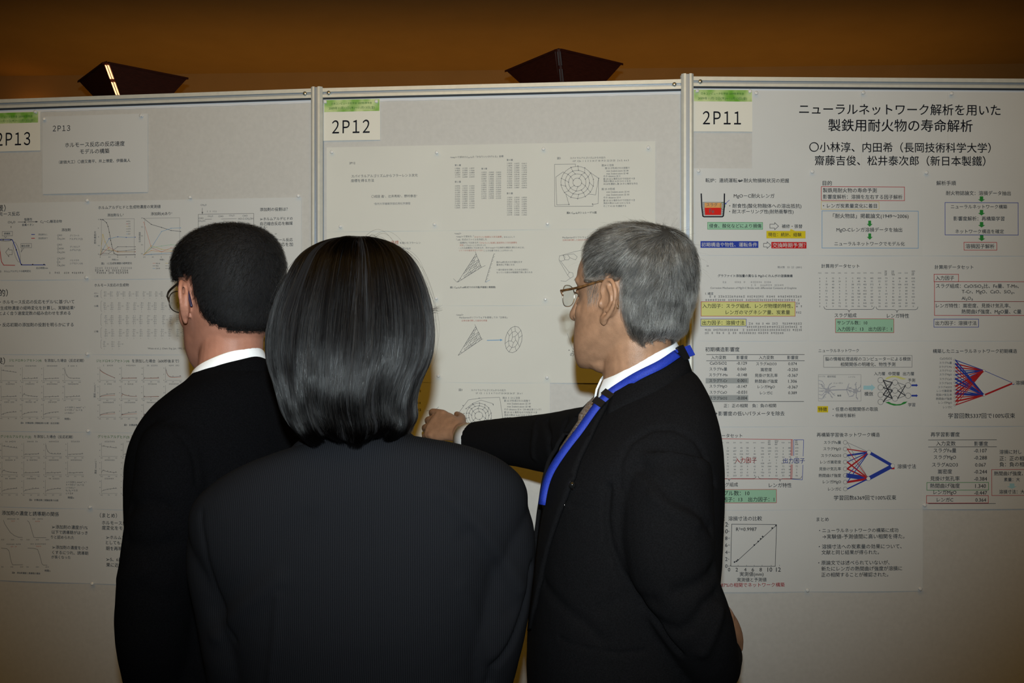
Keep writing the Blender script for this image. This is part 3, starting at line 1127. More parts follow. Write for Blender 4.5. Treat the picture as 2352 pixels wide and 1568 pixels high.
s = mid_sheet(1, 3, "cream sheet with a round ringed diagram above the reaching man's sleeve on the 2P12 poster")
s.T('図3', 1054, 1062.5, 895, INKG)
s.T('スパイラルアルゴリズムからの出力', 1082, 1162, 895.6, INKG)
s.T('57  C2   1  2  3  4  7 13 17 23 24 25 26 27   25 x 1', 1093, 1200, 902.8, INKG)
for i, (x0, x1, t) in enumerate(((1154.5, 1194, '面22 と 23 に注目'), (1158, 1218, '面 22 が形成された段階で'), (1165, 1219, 'mini 2valent-atom は 39'), (1165, 1219, 'max 2valent-atom は 48'), (1158, 1243, 'その distance は 4（39-48は末リンク）'), (1158, 1234, '面 23 は 5 角形なので付加すべき'), (1158, 1222, '頂点の数は 5-(4+1)=0 となる'), (1158, 1240, 'そこで 39-48 を連結して面を作る'))):
    s.T(t, x0, x1, 913.2 + i * 6.65, INKG)
s.part = 'diagram'
ring_diagram(s, 1100, 954, (9, 16.5, 23, 29), 6)
s.line([(1064, 985), (1050, 953), (1076, 918), (1101, 914), (1148, 912), (1155, 958), (1150, 985)], INKG, .8)
s.line([(1071, 938), (1086, 926), (1105, 918.5), (1131, 926), (1134, 931)], INKG, .8)
for x, y in ((1101, 914), (1064, 931), (1133, 928), (1086, 927), (1071, 938), (1066, 949)):
    s.dot(x, y, 1.3, INKG)
# ---- 2P11 board
GR = 'printed sheets of the 2P11 poster'
rc, rw = [1593, 1858, 2118, 2385], [388, 583, 779, 975, 1166, 1354]

s = Sheet(PR, 'title_banner', 'wide white title banner with large Japanese lettering on the 2P11 board', 1727, 2392, 211, 390, PAPER, 'paper banner', None, 0.0018, 0.002)
s.part = 'title_text'
s.T('ニューラルネットワーク解析を用いた', 1833, 2300, 252, INKD)
s.T('製鉄用耐火物の寿命解析', 1900, 2235, 288.5, INKD)
s.part = 'author_names'
s.T('〇小林淳、内田希（長岡技術科学大学）', 1856, 2277, 339, INKD)
s.T('齋藤吉俊、松井泰次郎（新日本製鐵）', 1868.5, 2264.5, 369.6, INKD)
s.part = 'fold_line'
for x in (1978, 2176):
    s.line([(x, 214), (x, 388)], mat('paper_edge', (0.56, 0.555, 0.54), 0.7), 1.3)


def right_sheet(c, r, label):
    return grid_sheet(PR, rc, rw, c, r, label, PAPER, GR, 800, 1858, 4)


X1 = lambda v: 1590 + v / 3.824
X2 = lambda v: 1942 + v / 3.824
Y1 = lambda v: 380 + v / 3.824
Y3 = lambda v: 780 + v / 3.824
X5 = lambda v: 1590 + v / 3.58
Y5 = lambda v: 1130 + v / 3.58

s = right_sheet(0, 0, 'sheet with a black crucible filled orange and red, top left of the 2P11 poster')
s.T('転炉：連続運転⇔耐火物損耗状況の把握', 1619, 1812, 415)
s.T('MgO－C耐火レンガ', 1684, 1778, 451)
s.T('・耐食性(酸化物融体への溶出抵抗)', 1673.5, 1840, 474)
s.T('・耐スポーリング性(耐熱衝撃性)', 1673.5, 1822, 487)
s.T('補修・張替', 1794, 1842, 520)
s.part = 'crucible_drawing'
s.poly([(1612.5, 464), (1661, 464), (1660, 495), (1614.5, 495)], GREYF)
s.fill(1617.5, 1656.5, 466, 478, ORANGE)
s.poly([(1617.5, 477.5), (1656, 477.5), (1655, 494), (1618.5, 494)], mat('bright_red_ink', (0.62, 0.02, 0.015), .8, .1), 'line')
s.line([(1609.8, 445.5), (1611, 475), (1613.5, 496.5), (1616, 498), (1658, 498), (1660.5, 496), (1662.5, 475), (1663, 445.5)], INKD, 3.0)
s.line([(1674, 460), (1665, 468.5)], BLUE, 1)
s.poly([(1664, 470), (1664.8, 465.4), (1668.4, 469)], BLUE)
s.circle(1659, 473, 5.5, GREEN, .8, 8)
for k in range(6):
    s.line([(1613, 466 + k * 5), (1617, 466 + k * 5)], INKG, .6)
    s.line([(1656.5, 466 + k * 5), (1661, 466 + k * 5)], INKG, .6)
s.T('スラグ', 1621.5, 1647, 470.5, INKG)
s.T('Fe', 1628, 1639.5, 485, INKG)
s.part = 'highlight_box'
s.fill(1624, 1751, 511, 527, MINT)
s.rect(1624, 1751, 511, 527, GREEN, .8)
s.T('侵食、酸化などにより損傷', 1627.5, 1748, 519)
s.arrow_right(1767, 1787, 511.5, 528, INK, 1)
s.poly([(1812, 532), (1815, 526), (1828, 532)], YELLOW)
s.fill(1759, 1849, 531, 547.5, YELLOW)
s.rect(1759, 1849, 531, 547.5, GOLD, .8)
s.T('現在：統計、経験', 1763, 1840, 539)
s.fill(1607.8, 1741, 554, 569.5, BLUE)
s.T('初期構造や物性、運転条件', 1610, 1738, 562, WHITEI)
s.arrow_right(1752.5, 1769, 555.5, 571, INK, 1)
s.fill(1770, 1851.5, 556, 570.8, mat('banner_red_ink', (0.50, 0.012, 0.015), .8, .1))
s.T('交換時期予測？', 1772.5, 1849, 563.4, WHITEI)

s = right_sheet(0, 1, 'sheet copied from a paper with two yellow highlighted boxes, left column of the 2P11 poster')
s.T('26', 1622, 1627, 610.5, INKG)
s.T('耐火物　53〔2〕(2001)', 1785, 1841, 614, INKG)
s.T('グラファイト添加量の異なる MgO-C れんがの溶損機構', 1647, 1820, 634, INK, None, 0, 0.012)
s.micro(1659, 1711, 648, 4.6, INKL)
s.micro(1723, 1770, 648, 4.6, INKL)
s.micro(1724, 1798, 655, 4.6, INKL)
s.T('Corrosion Mechanism of MgO-C Bricks with differential Contents of Graphite', 1630, 1829, 662, INKG)
s.T('1. 緒言', 1619, 1638, 674, INK)
for y, a, b in ((681, 1623, 1841), (689, 1619, 1841), (697, 1827, 1841), (703.5, 1827, 1841), (717.5, 1827, 1841), (743, 1714, 1841), (750.5, 1714, 1841), (757.5, 1618, 1841), (764.5, 1618, 1800)):
    s.micro(a, b, y, 5.2, INKG, .85)
s.part = 'highlight_box'
s.fill(1609, 1826, 693, 726, LIME)
s.rect(1609, 1826, 693, 726, RED, 1)
s.T('入力因子：スラグ組成、レンガ物理的特性、', 1612, 1821, 702.5)
s.T('レンガのマグネシア量、炭素量', 1665.5, 1814, 717)
s.fill(1608.7, 1713, 732.3, 748.8, LIME)
s.rect(1608.7, 1713, 732.3, 748.8, BLUE, 1)
s.T('出力因子：溶損寸法', 1612, 1709, 741)

s = right_sheet(0, 2, 'sheet with a table and two grey shaded rows, left column of the 2P11 poster')
s.T('初期構造影響度', 1619, 1698, 802)
s.part = 'number_table'
s.hline(1621, 1848, 814, INK, 1.1)
s.hline(1621, 1848, 828, INK, 1.1)
s.hline(1619, 1846.5, 921.7, INK, 1.1)
s.fill(1620, 1719, 868, 880, GREYF)
s.fill(1619.5, 1718, 907, 920, GREYF)
for cx, t, w in ((1650, '入力変数', 35), (1703.7, '影響度', 26), (1759.5, '入力変数', 35), (1820, '影響度', 26)):
    s.T(t, cx - w / 2, cx + w / 2, 820.6)
for i, (a, b, wa) in enumerate((('CaO/SiO2', '-0.129', 39), ('スラグFe量', '0.060', 41), ('スラグT-Mn', '-0.148', 43), ('スラグT-Cr', '0.001', 42), ('スラグMgO', '-0.147', 41), ('スラグCaO', '-0.031', 40), ('スラグSiO2', '-0.004', 41))):
    y = 833.8 + i * 13.3
    s.T(a, 1649 - wa / 2, 1649 + wa / 2, y)
    w = 24 if b[0] == '-' else 20
    s.T(b, 1703 - w / 2, 1703 + w / 2, y)
for i, (a, b, wa) in enumerate((('スラグAl2O3', '0.074', 47), ('嵩密度', '-0.250', 26), ('見掛け気孔率', '-0.367', 53), ('熱間曲げ強度', '1.306', 53), ('レンガMgO', '-0.367', 40), ('レンガC', '0.389', 29))):
    y = 835 + i * 13.35
    s.T(a, 1759 - wa / 2, 1759 + wa / 2, y)
    w = 24 if b[0] == '-' else 20
    s.T(b, 1819.5 - w / 2, 1819.5 + w / 2, y)
s.part = 'printed_text'
s.T('正：正の相関　負：負の相関', 1661, 1782, 931)
s.T('⇒影響度の低いパラメータを除去', 1639, 1801.5, 949)


def brace(s, x0, x1, y0, y1, ink, w=1.0):
    m, h = (x0 + x1) / 2, (y0 + y1) / 2
    s.line([(x0, y0), (x0 + 2, h - 1.5), (x0 + 6, h), (m - 5, h), (m - 1.5, h + 1.5), (m, y1), (m + 1.5, h + 1.5), (m + 5, h), (x1 - 6, h), (x1 - 2, h - 1.5), (x1, y0)], ink, w)


def data_grid(s, xs, y0, dy, n, yh, seed):
    r = random.Random(seed)
    s.part = 'number_table'
    for k, x in enumerate(xs):
        tall = k > len(xs) - 6 and k != len(xs) - 3 and k != len(xs) - 2
        if tall:
            for yy in (-4, 0, 4):
                s.micro(x - 3.5, x + 3.5, yh + yy, 3.2, INK, 1)
        else:
            s.micro(x - 3.5, x + 3.5, yh, 2.8, INKG, 1)
        for i in range(n):
            w = r.choice((1, 2, 2, 3)) if k > 4 else r.choice((1, 1, 2))
            s.T(''.join(r.choice('02345678') for _ in range(w)), x - 1.3 * w, x + 1.3 * w, y0 + i * dy, INKG, 3.4)


s = right_sheet(0, 3, "2P11 sheet with a data grid framed in red and blue behind a dark suited back")
s.T('計算用データセット', 1617, 1704.5, 1000)
s.T('スラグ組成', 1645, 1694.5, 1112)
s.T('レンガ特性', 1765, 1817.5, 1113.5)
data_grid(s, [1612, 1625, 1640, 1656.5, 1671, 1687, 1702, 1716, 1732.5, 1750.5, 1766.5, 1782.5, 1798, 1813.5, 1829], 1028, 7.05, 10, 1016, 3)
s.part = 'frame_lines'
s.fill(1686, 1738.5, 1049, 1063, PAPER)
s.fill(1797, 1849, 1049.5, 1064, PAPER)
s.line([(1608, 1006.5), (1819.5, 1009), (1819.5, 1046)], RED, 1.1)
s.line([(1819.5, 1066), (1818, 1099.5), (1608, 1099)], RED, 1.1)
s.line([(1817, 1009.5), (1816.5, 1046)], RED, 1.4)
s.line([(1816.5, 1066), (1815.5, 1099)], RED, 1.4)
s.line([(1822.5, 1046), (1822.5, 1009.5), (1845, 1009.5), (1844, 1047)], BLUE, 1.1)
s.line([(1843.5, 1067), (1842, 1101), (1817, 1099.5)], BLUE, 1.1)
brace(s, 1612, 1736, 1093, 1104, INK, .9)
brace(s, 1740.5, 1841, 1093, 1104.5, INK, .9)
s.part = 'highlight_box'
s.T('入力因子', 1687, 1737.5, 1056.3, RED)
s.T('出力因子', 1798, 1848, 1057.2, BLUE)
s.fill(1626, 1783, 1124, 1153.5, MINT)
s.rect(1626, 1783, 1123.5, 1154, RED, 1)
s.T('サンプル数：10', 1636, 1721, 1131.7)
s.T('入力因子：13　出力因子：1', 1636, 1778, 1146)

s = right_sheet(0, 4, 'sheet with a square chart of a rising straight line, bottom left of the 2P11 poster')
s.T('結果：溶損寸法の比較', 1638, 1750, 1190)
s.part = 'chart'
s.line([(1680, 1203), (1783, 1204), (1780, 1299.5), (1678, 1299.3)], INK, 1.1, True)
for v, y in zip((12, 10, 8, 6, 4, 2, 0), (1203.5, 1219.4, 1235.3, 1251, 1267.3, 1283, 1299)):
    w = 11 if v > 9 else 5.5
    s.T(str(v), 1671.5 - w - (0 if v > 9 else 1), 1671.5 - (0 if v > 9 else 1), y)
    s.micro(1672, 1675.5, y, 2.6, INK, 1)
for v, x in zip((0, 2, 4, 6, 8, 10, 12), (1674, 1691.5, 1711, 1728.5, 1746.5, 1767.5, 1787)):
    w = 11 if v > 9 else 5.5
    s.T(str(v), x - w / 2, x + w / 2, 1307)
    s.line([(x + 3, 1299), (x + 3, 1296.5)], INK, .7)
s.T('R²=0.9987', 1690, 1737.5, 1214.6)
s.line([(1686, 1290), (1694, 1286), (1783, 1205)], INK, 1.1)
for x, y in ((345, 572), (362, 565), (372, 555), (508, 432), (540, 403), (560, 382), (576, 363), (655, 293), (686, 273)):
    s.dot(X5(x), Y5(y), 1.9)
s.T('予測値(mm)', 1624.5, 1677.5, 1249, INK, None, 1)
s.T('実測値(mm)', 1698, 1753, 1318)
s.part = 'caption'
s.T('実測値と予測値', 1692, 1760, 1330)
s.part = 'red_text'
s.T('99.87%の相関でネットワーク構築', 1642, 1802, 1342, RED)

s = right_sheet(1, 0, 'sheet with red, yellow and light blue outlined text boxes, top middle of the 2P11 poster')
s.T('目的', 1888, 1909.5, 421)
s.T('製鉄用耐火物の寿命予測', 1888, 2012.5, 437.6)
s.T('影響度解析：溶損を左右する因子解析', 1888, 2072, 452.5)
s.T('・レンガ炭素量変化に着目', 1888.5, 2013, 473)
s.T('「耐火物誌」掲載論文(1949～2006)', 1911, 2086, 497.3)
s.T('MgO-Cレンガ溶損データを抽出', 1919, 2071, 528.7)
s.T('ニューラルネットワークでモデル化', 1914, 2077, 560)
s.part = 'outline_box'
s.rect(1884.4, 2076.7, 429.5, 461, RED, 1.2)
s.rect(1884.4, 2018, 463.8, 481, GOLD, 1)
s.rect(1885.6, 2108.6, 485, 570, BLUEL, 1.2)
s.part = 'green_arrow'
s.arrow_down(1989, 2002.5, 507, 521, GREEN)
s.arrow_down(1989, 2002.5, 536.4, 551, GREEN)

s = right_sheet(1, 1, 'sheet with a data grid, braces and a mint box, middle column of the 2P11 poster')
s.T('計算用データセット', 1885, 1973, 611)
s.T('スラグ組成', 1915, 1966, 724)
s.T('レンガ特性', 2035, 2086.6, 725)
data_grid(s, [1881.6, 1897, 1912, 1927, 1942, 1957, 1971, 1985, 2001, 2018.6, 2034, 2050, 2065, 2080, 2096], 639, 7.14, 10, 627, 8)
s.part = 'frame_lines'
brace(s, 1891, 2006.5, 704, 717, INK, .9)
brace(s, 2010.5, 2107, 704.5, 717.5, INK, .9)
s.part = 'highlight_box'
s.fill(1917, 2052, 732, 763.8, MINT)
s.rect(1917, 2052, 732, 763.8, RED, 1)
s.T('サンプル数：10', 1921, 1991, 741)
s.T('入力因子：13　出力因子：1', 1921, 2047, 755.3)

s = right_sheet(1, 2, 'sheet with a nerve cell drawing and a circle network, middle column of the 2P11 poster')
s.T('ニューラルネットワーク', 1878.5, 1972, 805)
s.T('脳の情報処理過程のコンピューターによる模倣', 1893.5, 2091.6, 824)
s.T('相関関係の明確化、物性予測', 1928.6, 2056, 836.3)
s.T('模倣', 1984, 2004, 904)
s.T('入力層', 2006, 2031.5, 857.7)
s.T('中間層', 2039, 2065, 857.7)
s.T('出力層', 2072.5, 2098, 857.7)
s.T('予測', 2084, 2100.5, 872.8)
s.T('学習', 2084.5, 2101, 929)
s.T('・任意の相関関係の取扱', 1911, 2016, 939)
s.T('・非線形解析', 1911, 1964, 953.6)
s.part = 'outline_box'
s.rect(1890, 2094.5, 816, 843, INKG, .9)
s.part = 'nerve_cell_drawing'
s.rect(1878.4, 1976.5, 860, 920.5, INKL, .8)
CELL = mat('cell_ink', (0.36, 0.37, 0.42), .8, .1)
s.T('シナプス', 1879, 1894.5, 864.3, INKG)
s.T('樹状突起', 1899, 1919, 864.3, INKG)
s.T('シナプス', 1947, 1963, 865.3, INKG)
s.T('ニューロン', 1913, 1935, 879.3, INKG)
s.T('軸索', 1922, 1931, 908, INK)
rr = random.Random(6)
for cx, cy, R in ((1900, 896.5, 6.5), (1964, 897.5, 6)):
    s.poly([(cx + R * (1 + .25 * math.cos(5 * q)) * math.cos(q), cy + R * (1 + .25 * math.cos(5 * q)) * math.sin(q)) for q in np.linspace(0, 2 * math.pi, 20, endpoint=False)], CELL)
    s.circle(cx, cy, 2, WHITEI, .8)
    for k in range(7):
        q = 2 * math.pi * k / 7 + .3
        e = [(cx + R * math.cos(q), cy + R * math.sin(q))]
        for L in (10, 15, 20):
            q += rr.uniform(-.25, .25)
            e.append((min(max(cx + L * math.cos(q), 1879.5), 1975.5), cy + L * math.sin(q)))
        s.line(e, CELL, 1.6)
        s.line([e[2], (min(max(e[2][0] + 4, 1880), 1975), e[2][1] + rr.uniform(-5, 5))], CELL, 1)
s.line([(1906, 895.5), (1925, 894.8), (1943, 894.5)], CELL, 2.6)
for dx, dy in ((6, -14), (10, -5), (11, 2), (5, 13)):
    s.line([(1943, 894.5), (1943 + dx, 894.5 + dy)], CELL, 1.6)
for y in (873, 881, 890, 905, 914):
    s.line([(1879, y), (1887, y + 2), (1893, y + (896 - y) * .5)], CELL, 1.4)
s.part = 'network_drawing'
s.arrow_right(1982, 2009, 881.5, 898, BLUEP)
L1 = [(2021.2, 872.8), (2021.2, 889.3), (2021.2, 906), (2021.2, 922.5)]
L2 = [(2054.4, 878), (2054.4, 896.4), (2054.4, 914.7)]
L3 = [(2084.5, 884.6), (2084.5, 908.2)]
for i, a in enumerate(L1):
    for j, b in enumerate(L2):
        s.line([(a[0] + 6, a[1]), (b[0] - 6, b[1])], INK, (2.2 if (i + j) % 2 == 0 else .8))
for i, a in enumerate(L2):
    for j, b in enumerate(L3):
        s.line([(a[0] + 6, a[1]), (b[0] - 6, b[1])], INK, (2 if (i + j) == 2 else .9))
for x, y in L1 + L2 + L3:
    s.circle(x, y, 6.3, INKG, .9)
s.arrow_right(2092, 2107, 880.8, 888, BLUE)
s.arrow_right(2092, 2107, 904.6, 911.8, BLUE)
s.poly([(2031, 872), (2036, 866), (2048, 862.5), (2062, 863), (2074, 867.5), (2081, 869.5), (2074, 871.5), (2068, 870.5), (2056, 866), (2046, 866.5), (2038, 870)], LIME)
s.poly([(2032, 923.5), (2040, 922), (2046, 925.5), (2058, 928), (2068, 927), (2074, 922.5), (2083, 921.5), (2078, 926.5), (2066, 930.5), (2052, 931), (2042, 928)], GREEN)
s.part = 'highlight_box'
s.fill(1876.4, 1901, 932.2, 946.6, YELLOW)
s.T('特徴', 1878.5, 1898.5, 939.4)

s = right_sheet(1, 3, '2P11 sheet, middle column, with a network of thick blue lines ending in one node')
s.T('再構築学習後ネットワーク構造', 1874.5, 2020.5, 997.8)
ins = [(1940.4, Y3(y)) for y in (900, 958, 1015, 1072, 1132, 1190, 1248, 1308)]
for (x, y), t, x0 in zip(ins, ('スラグFe量', 'スラグMgO', 'スラグAl2O3', 'レンガ嵩密度', '見掛け気孔率', '熱間曲げ強度', 'レンガMgO', 'レンガC'), (1152, 1147, 1127, 1120, 1110, 1105, 1142, 1188)):
    s.T(t, X1(x0), X1(1304), y)
s.T('溶損寸法', 2059.7, 2103, 1070.3)
s.T('学習回数6369回で100%収束', 1913.5, 2058, 1142)
s.part = 'network_drawing'
h1, h2, out = (1994.8, 1038), (1993.5, 1098.5), (2049, 1069)
for i, (c1, w1, c2, w2) in enumerate(((INKG, .8, INKG, .8), (RED, 2.4, RED, 1.6), (BLUE, 4.2, INKG, .8), (BLUE, 2, RED, 3.2), (RED, 3.6, RED, 3.2), (BLUE, 1.6, BLUE, 10), (BLUE, 2, RED, 5), (None, 0, BLUE, 3))):
    if c1:
        s.line([(ins[i][0] + 4.5, ins[i][1]), h1], c1, w1)
    s.line([(ins[i][0] + 4.5, ins[i][1]), h2], c2, w2)
s.line([h1, out], BLUE, 7)
s.line([h2, out], BLUE, 9)
s.fill(2045.5, 2053.5, 1072, 1077, RED)
for x, y in ins:
    s.circle(x, y, 4.5, INKL, 1)
for x, y in (h1, h2, out):
    s.dot(x, y, 4.6, WHITEI)
    s.circle(x, y, 4.6, INKG, .7)

s = right_sheet(1, 4, 'sheet headed summary with three bulleted sentences, bottom right of the 2P11 poster')
s.T('まとめ', 1874.5, 1903, 1192)
for x0, x1, y, t in ((1880, 2063.5, 1217, '・ニューラルネットワークの構築に成功'), (1887.5, 2077.5, 1231, '→実験値‐予測値間に高い相関を得た。'), (1879, 2071, 1254, '・溶損寸法への炭素量の効果について、'), (1885.5, 2019, 1267.3, '文献と同じ結果が得られた。'),
                     (1878, 2043, 1291, '・原論文では述べられていないが、'), (1885, 2072, 1304.6, '新たにレンガの熱間曲げ強度が溶損に'), (1885, 2040, 1318.5, '正の相関することが確認された。')):
    s.T(t, x0, x1, y)

s = right_sheet(2, 0, '2P11 sheet with a flow chart of four green arrows in a dark blue frame')
s.T('解析手順', 2148.6, 2194, 421)
s.T('耐火物誌論文：溶損データ抽出', 2170, 2320.5, 444)
s.T('ニューラルネットワーク構築', 2181, 2312, 475)
s.T('影響度解析：再構築学習', 2187, 2305.5, 502.4)
s.T('ネットワーク構造を確定', 2191, 2304, 531.8)
s.T('溶損因子解析', 2214.5, 2282, 565.8)
s.part = 'outline_box'
s.rect(2167.7, 2337.4, 465.8, 540, BLUE, 1.2)
s.rect(2211, 2287, 557, 574.8, RED, 1.2)
s.part = 'green_arrow'
for a, b in ((451.4, 464), (482.5, 495.3), (510.2, 523), (540.5, 554)):
    s.arrow_down(2244, 2260.5, a, b, GREEN)

s = right_sheet(2, 1, '2P11 sheet, right column, with stacked red outlined boxes and one blue outlined box')
s.T('計算用データセット', 2144.7, 2234.4, 613.5)
s.T('入力因子', 2147, 2190, 638.4)
s.T('スラグ組成：CaO/SiO₂比、Fe量、T-Mn、', 2147, 2339.5, 657)
s.T('T-Cr、MgO、CaO、SiO₂、', 2206.6, 2329, 671)
s.T('Al₂O₃', 2206.6, 2232.8, 685.6)
s.T('レンガ特性：嵩密度、見掛け気孔率、', 2147, 2320, 701.8)
s.T('熱間曲げ強度、MgO量、C量', 2205.6, 2344.7, 716.2)
s.T('出力因子：溶損寸法', 2146.5, 2241.4, 741.8)
s.part = 'outline_box'
s.rect(2143.4, 2200.3, 630, 647, RED, 1.2)
s.rect(2143.4, 2376, 647, 692.5, RED, 1.2)
s.rect(2143.4, 2376, 692.5, 724.3, RED, 1.2)
s.rect(2142.8, 2246, 732.6, 751, BLUE, 1.2)

s = right_sheet(2, 2, '2P11 sheet, right column, with a dense fan of red and blue lines')
s.T('構築したニューラルネットワーク初期構造', 2140, 2335.6, 806)
ys = [Y3(v) for v in (165, 202, 237, 270, 306, 344, 380, 415, 448, 483, 517, 553, 590)]
for y, t, w in zip(ys, ('CaO/SiO2', 'スラグFe量', 'スラグT-Mn', 'スラグT-Cr', 'スラグMgO', 'スラグCaO', 'スラグSiO2', 'スラグAl2O3', 'レンガ嵩密度', '見掛け気孔率', '熱間曲げ強度', 'レンガMgO', 'レンガC'), (28, 29, 30, 29, 29, 29, 30, 32, 35, 37, 37, 31, 21)):
    s.T(t, 2185 - w, 2185, y, INKG)
s.T('溶損寸法', 2330.5, 2372, 878.6)
s.T('学習回数5337回で100%収束', 2175, 2330.3, 954)
s.part = 'network_drawing'
nodes = [(2193, Y3(v)) for v in (178, 210, 242, 274, 307, 342, 376, 408, 440, 473, 507, 540, 572)]
h1, h2, out = (2258.4, 850.6), (2258.4, 907), (2325, 879.4)
cols = ((BLUE, 2, BLUE, 3), (RED, 3.2, BLUE, 4), (RED, 3, RED, 2.4), (BLUE, 2.4, RED, 2), (BLUE, 3.4, BLUE, 2), (RED, 2.4, BLUE, 5), (BLUE, 2, BLUE, 3), (RED, 5, RED, 1.6), (RED, 3, BLUE, 2.4), (RED, 5, BLUE, 6), (RED, 2.4, RED, 2.4), (RED, 3, RED, 4), (RED, 1.6, RED, 2.6))
for i, (c1, w1, c2, w2) in enumerate(cols):
    s.line([nodes[i], h1], c1, w1 * .9)
    s.line([nodes[i], h2], c2, w2 * .9)
s.line([h1, out], BLUE, 1.2)
s.line([h2, out], RED, 4)
for x, y in nodes:
    s.circle(x - 1.5, y, 2.4, INKL, .7)
for x, y in (h1, h2, out):
    s.dot(x, y, 2.4, WHITEI)
    s.circle(x, y, 2.4, INKG, .7)
s.fill(2323, 2328, 880.5, 883, BLUE)

s = right_sheet(2, 3, '2P11 sheet, right column, with a table of eight rows, two of them outlined')
s.T('再学習影響度', 2136, 2203.5, 997)
s.T('溶損に対し', 2293.7, 2345, 1037)
s.T('正：正の相関', 2293.7, 2362, 1052)
s.T('負：負の相関', 2293.7, 2362, 1065.6)
s.T('熱間曲げ強度、炭', 2281, 2366, 1086.5)
s.T('素量：大', 2304, 2341, 1100.4)
s.T('溶損寸法：大', 2292.4, 2352, 1128.4)
s.part = 'number_table'
for y, x1 in ((1009.6, 2289), (1025.6, 2289), (1155.7, 2286)):
    s.hline(2130, x1, y, INK, 1.1)
s.T('入力変数', 2148.6, 2193.8, 1017.7)
s.T('影響度', 2236, 2268, 1018)
for i, (a, b, w) in enumerate((('スラグFe量', '-0.107', 53), ('スラグMgO', '-0.288', 52), ('スラグAl2O3', '0.067', 60), ('嵩密度', '-0.244', 33), ('見掛け気孔率', '-0.384', 68), ('熱間曲げ強度', '1.340', 69), ('レンガMgO', '-0.447', 53), ('レンガC', '0.364', 38))):
    y = Y3((970, 1032, 1095, 1155, 1217, 1280, 1340, 1402)[i])
    s.T(a, 2169 - w / 2, 2169 + w / 2, y)
    wb = 30 if b[0] == '-' else 25
    s.T(b, 2250.6 - wb / 2, 2250.6 + wb / 2, y + .5)
s.part = 'outline_box'
s.rect(2127, 2269.7, 1107.3, 1124.7, GREEN, 1.1)
s.rect(2126, 2269, 1137.3, 1154.4, RED, 1.2)
s.rect(2275.5, 2376, 1077.6, 1136.8, RED, 1.1)
s.part = 'blue_arrow'
s.arrow_down(2311, 2334.5, 1109.5, 1121.5, BLUEP)

bake_glyphs()
for s in SHEETS:
    s.build()

# ---------------------------------------------------------------- push pins
PIN = mat('clear_plastic', (0.90, 0.91, 0.92), 0.05, 0.9)
PIN.node_tree.nodes['Principled BSDF'].inputs['Transmission Weight'].default_value = 0.25
PIN_TIP = STEEL


def lathe(prof, axis, origin, n=16):
    a = np.array(axis, float)
    a /= np.linalg.norm(a)
    h = np.array([0, 0, 1.0]) if abs(a[2]) < .9 else np.array([1.0, 0, 0])
    u = np.cross(a, h)
    u /= np.linalg.norm(u)
    w = np.cross(a, u)
    vs, fs = [], []
    for d, r in prof:
        vs += [tuple(np.array(origin) + a * d + r * (math.cos(q) * u + math.sin(q) * w)) for q in np.linspace(0, 2 * math.pi, n, endpoint=False)]
    for k in range(len(prof) - 1):
        fs += [(k * n + i, k * n + (i + 1) % n, (k + 1) * n + (i + 1) % n, (k + 1) * n + i) for i in range(n)]
    fs.append(tuple(range((len(prof) - 1) * n, len(prof) * n)))
    fs.append(tuple(range(n - 1, -1, -1)))
    return vs, fs


def push_pin(p, px, py, where, tilt=(0, 0)):
    u, v = p.uv(px, py)
    base = np.array(p.xyz(u, v, 0.0068))
    ax = np.array([p.n[0] + tilt[0] * p.t[0], p.n[1] + tilt[0] * p.t[1], tilt[1]])
    root = empty('push_pin', base)
    tag(root, 'clear push pin ' + where, 'push pin', 'clear push pins')
    m = MB()
    m.add(*lathe([(0.0, 0.0030), (0.0010, 0.0032), (0.0016, 0.0022), (0.0055, 0.0016), (0.0062, 0.0032), (0.0072, 0.0046), (0.0084, 0.0048), (0.0092, 0.0036), (0.0095, 0.0012)], ax, base), PIN)
    m.build('pin_head', root, True)
    m = MB()
    m.add(*lathe([(-0.006, 0.0002), (0.001, 0.0006)], ax, base, 8), PIN_TIP)
    m.build('pin_point', root, True)


